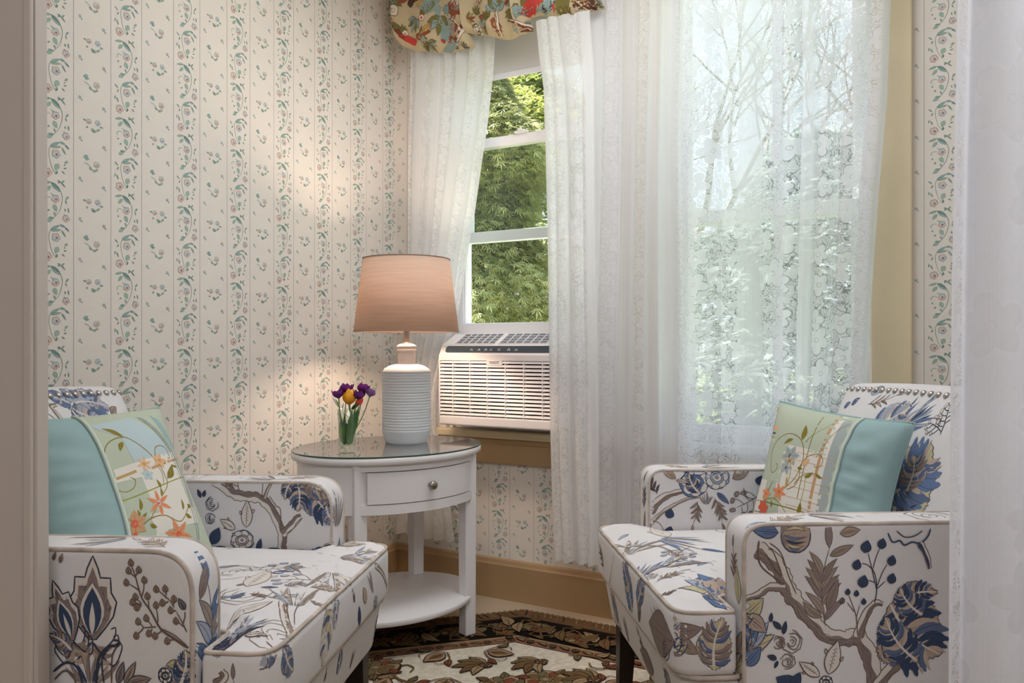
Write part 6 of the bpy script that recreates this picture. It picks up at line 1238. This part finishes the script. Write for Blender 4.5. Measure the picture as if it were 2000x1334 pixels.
# ------------------------------------------------------------------ outdoors
mb = MB(); mb.add([(-40, -40, -.75), (40, -40, -.75), (40, 60, -.75), (-40, 60, -.75)], [(0, 1, 2, 3)], 0, False)
mb.build('ground', mat('lawn', (112, 128, 80), .95, var=.3, vscale=2), kind='structure')
m_bark = mat('tree_bark', (96, 80, 66), .9, bump=.8, bscale=30, var=.2, vscale=12); m_bark2 = mat('pale_bark', (150, 138, 130), .9, var=.2, vscale=12)
def leafmat(n, c, v): return mat(n, c, .6, var=v, vscale=3.5, trans=.35, spec=.3)
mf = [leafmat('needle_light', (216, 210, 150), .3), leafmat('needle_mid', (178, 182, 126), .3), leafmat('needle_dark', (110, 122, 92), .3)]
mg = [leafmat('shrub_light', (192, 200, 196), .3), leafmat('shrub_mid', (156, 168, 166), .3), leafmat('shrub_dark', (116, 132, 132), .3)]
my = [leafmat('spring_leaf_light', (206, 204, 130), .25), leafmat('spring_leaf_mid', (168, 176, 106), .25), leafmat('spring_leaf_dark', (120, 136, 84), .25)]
def tree(name, label, x, y, h, r, n, seed, mats, leaf, base=.0, group=None, bark=None, conif=True, cat='tree'):
    rnd = random.Random(seed); root = empty(name, label, cat, Matrix.Translation((x, y, -.75)), group=group); mb = MB()
    for k in range(n):
        t = rnd.random()**.8; z = base+(h-base)*t; prof = (1-t)**(.95+.25*math.sin(z*3)) if conif else math.sin(PI*min(1, t*.92+.06))**.6
        clump = .72+.28*math.sin(z*5.1+seed)*math.sin(rnd.random()); a = rnd.uniform(0, 2*PI); lob = 1+.16*math.sin(3*a+z*2.3+seed)+.10*math.sin(7*a+z*4)
        rr = r*prof*lob*(rnd.random()**.30)*clump+.05
        p = Vector((rr*math.cos(a), rr*math.sin(a), z)); out = Vector((math.cos(a), math.sin(a), -.35 if conif else rnd.uniform(-.4, .6))).normalized()
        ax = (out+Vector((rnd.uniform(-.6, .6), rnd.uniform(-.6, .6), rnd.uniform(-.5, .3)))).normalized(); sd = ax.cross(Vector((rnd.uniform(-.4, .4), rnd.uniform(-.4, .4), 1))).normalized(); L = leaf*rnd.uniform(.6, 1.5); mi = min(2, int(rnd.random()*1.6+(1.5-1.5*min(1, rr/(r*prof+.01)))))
        vs = [p]; fs = []
        for q in range(5 if conif else 3):    # a drooping frond of narrow leaflets
            an = (q-(2 if conif else 1))*.42; dr = ax*math.cos(an)+sd*math.sin(an); tip = p+dr*L*(1-.12*abs(q-2))+Vector((0, 0, -.10*L*(q % 3))); w_ = sd.cross(dr).cross(dr).normalized()*L*(.052 if conif else .22); mid = p.lerp(tip, .5)
            o = len(vs); vs += [mid+w_, tip, mid-w_]; fs.append((0, o, o+1, o+2))
        mb.add(vs, fs, mi, False)
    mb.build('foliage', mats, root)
    tr = MB(); tr.tube(catmull([(0, 0, 0), (.03*r, 0, h*.3), (-.02*r, .02, h*.6), (0, 0, h*.93)], 4), lambda t: .10*(1-t)+.02, 10)
    for k in range(14):
        t = .15+.75*rnd.random(); a = rnd.uniform(0, 2*PI); z = h*t; l = r*(1-t if conif else .7)*.8; tr.tube([(0, 0, z), (l*.5*math.cos(a), l*.5*math.sin(a), z+.1*l), (l*math.cos(a), l*math.sin(a), z+(.0 if conif else .5)*l)], lambda q: .025*(1-q)+.006, 6)
    tr.build('trunk', bark or m_bark, root); return root
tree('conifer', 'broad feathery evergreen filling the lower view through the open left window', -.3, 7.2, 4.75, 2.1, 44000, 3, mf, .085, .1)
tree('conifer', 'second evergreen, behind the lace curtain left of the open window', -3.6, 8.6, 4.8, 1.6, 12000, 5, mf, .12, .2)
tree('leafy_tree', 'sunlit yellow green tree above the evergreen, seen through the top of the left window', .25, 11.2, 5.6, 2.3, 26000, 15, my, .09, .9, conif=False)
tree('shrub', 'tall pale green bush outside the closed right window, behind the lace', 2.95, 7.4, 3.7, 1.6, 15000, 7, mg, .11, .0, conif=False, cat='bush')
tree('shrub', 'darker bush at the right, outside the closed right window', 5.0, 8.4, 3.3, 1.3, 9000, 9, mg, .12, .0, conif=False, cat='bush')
def bare_tree(label, x, y, h, seed, lean=0, r0=.11):
    rnd = random.Random(seed); root = empty('bare_tree', label, 'tree', Matrix.Translation((x, y, -.75)), group='leafless trees outside the right window'); mb = MB(); tw = MB()
    def grow(p, d, L, r, lev):
        q = p+d*L; (mb if lev < 2 else tw).tube([p, p.lerp(q, .5)+Vector((rnd.uniform(-.05, .05), 0, rnd.uniform(-.05, .05)))*L, q], lambda t: r*(1-.35*t), 6 if lev < 2 else 4)
        if lev >= 5: return
        for k in range(3 if lev else 4):
            dd = (d+Vector((rnd.uniform(-.8, .8), rnd.uniform(-.8, .8), rnd.uniform(-.25, .5)))).normalized(); grow(p.lerp(q, rnd.uniform(.55, 1)), dd, L*rnd.uniform(.55, .78), r*.58, lev+1)
    grow(Vector((0, 0, 0)), Vector((lean, 0, 1)).normalized(), h*.42, r0, 0); mb.build('trunk', m_bark2, root); tw.build('twigs', m_bark2, root)
bare_tree('leafless tree leaning behind the right part of the right window', 6.6, 11.0, 7.4, 4, -.22, .15)
bare_tree('leafless tree behind the pale bush, branches against the sky', 3.4, 15.0, 9.5, 6, .05, .12)
bare_tree('thin leafless tree rising behind the sunlit yellow green tree', 1.1, 18.5, 9.0, 9, 0, .11)
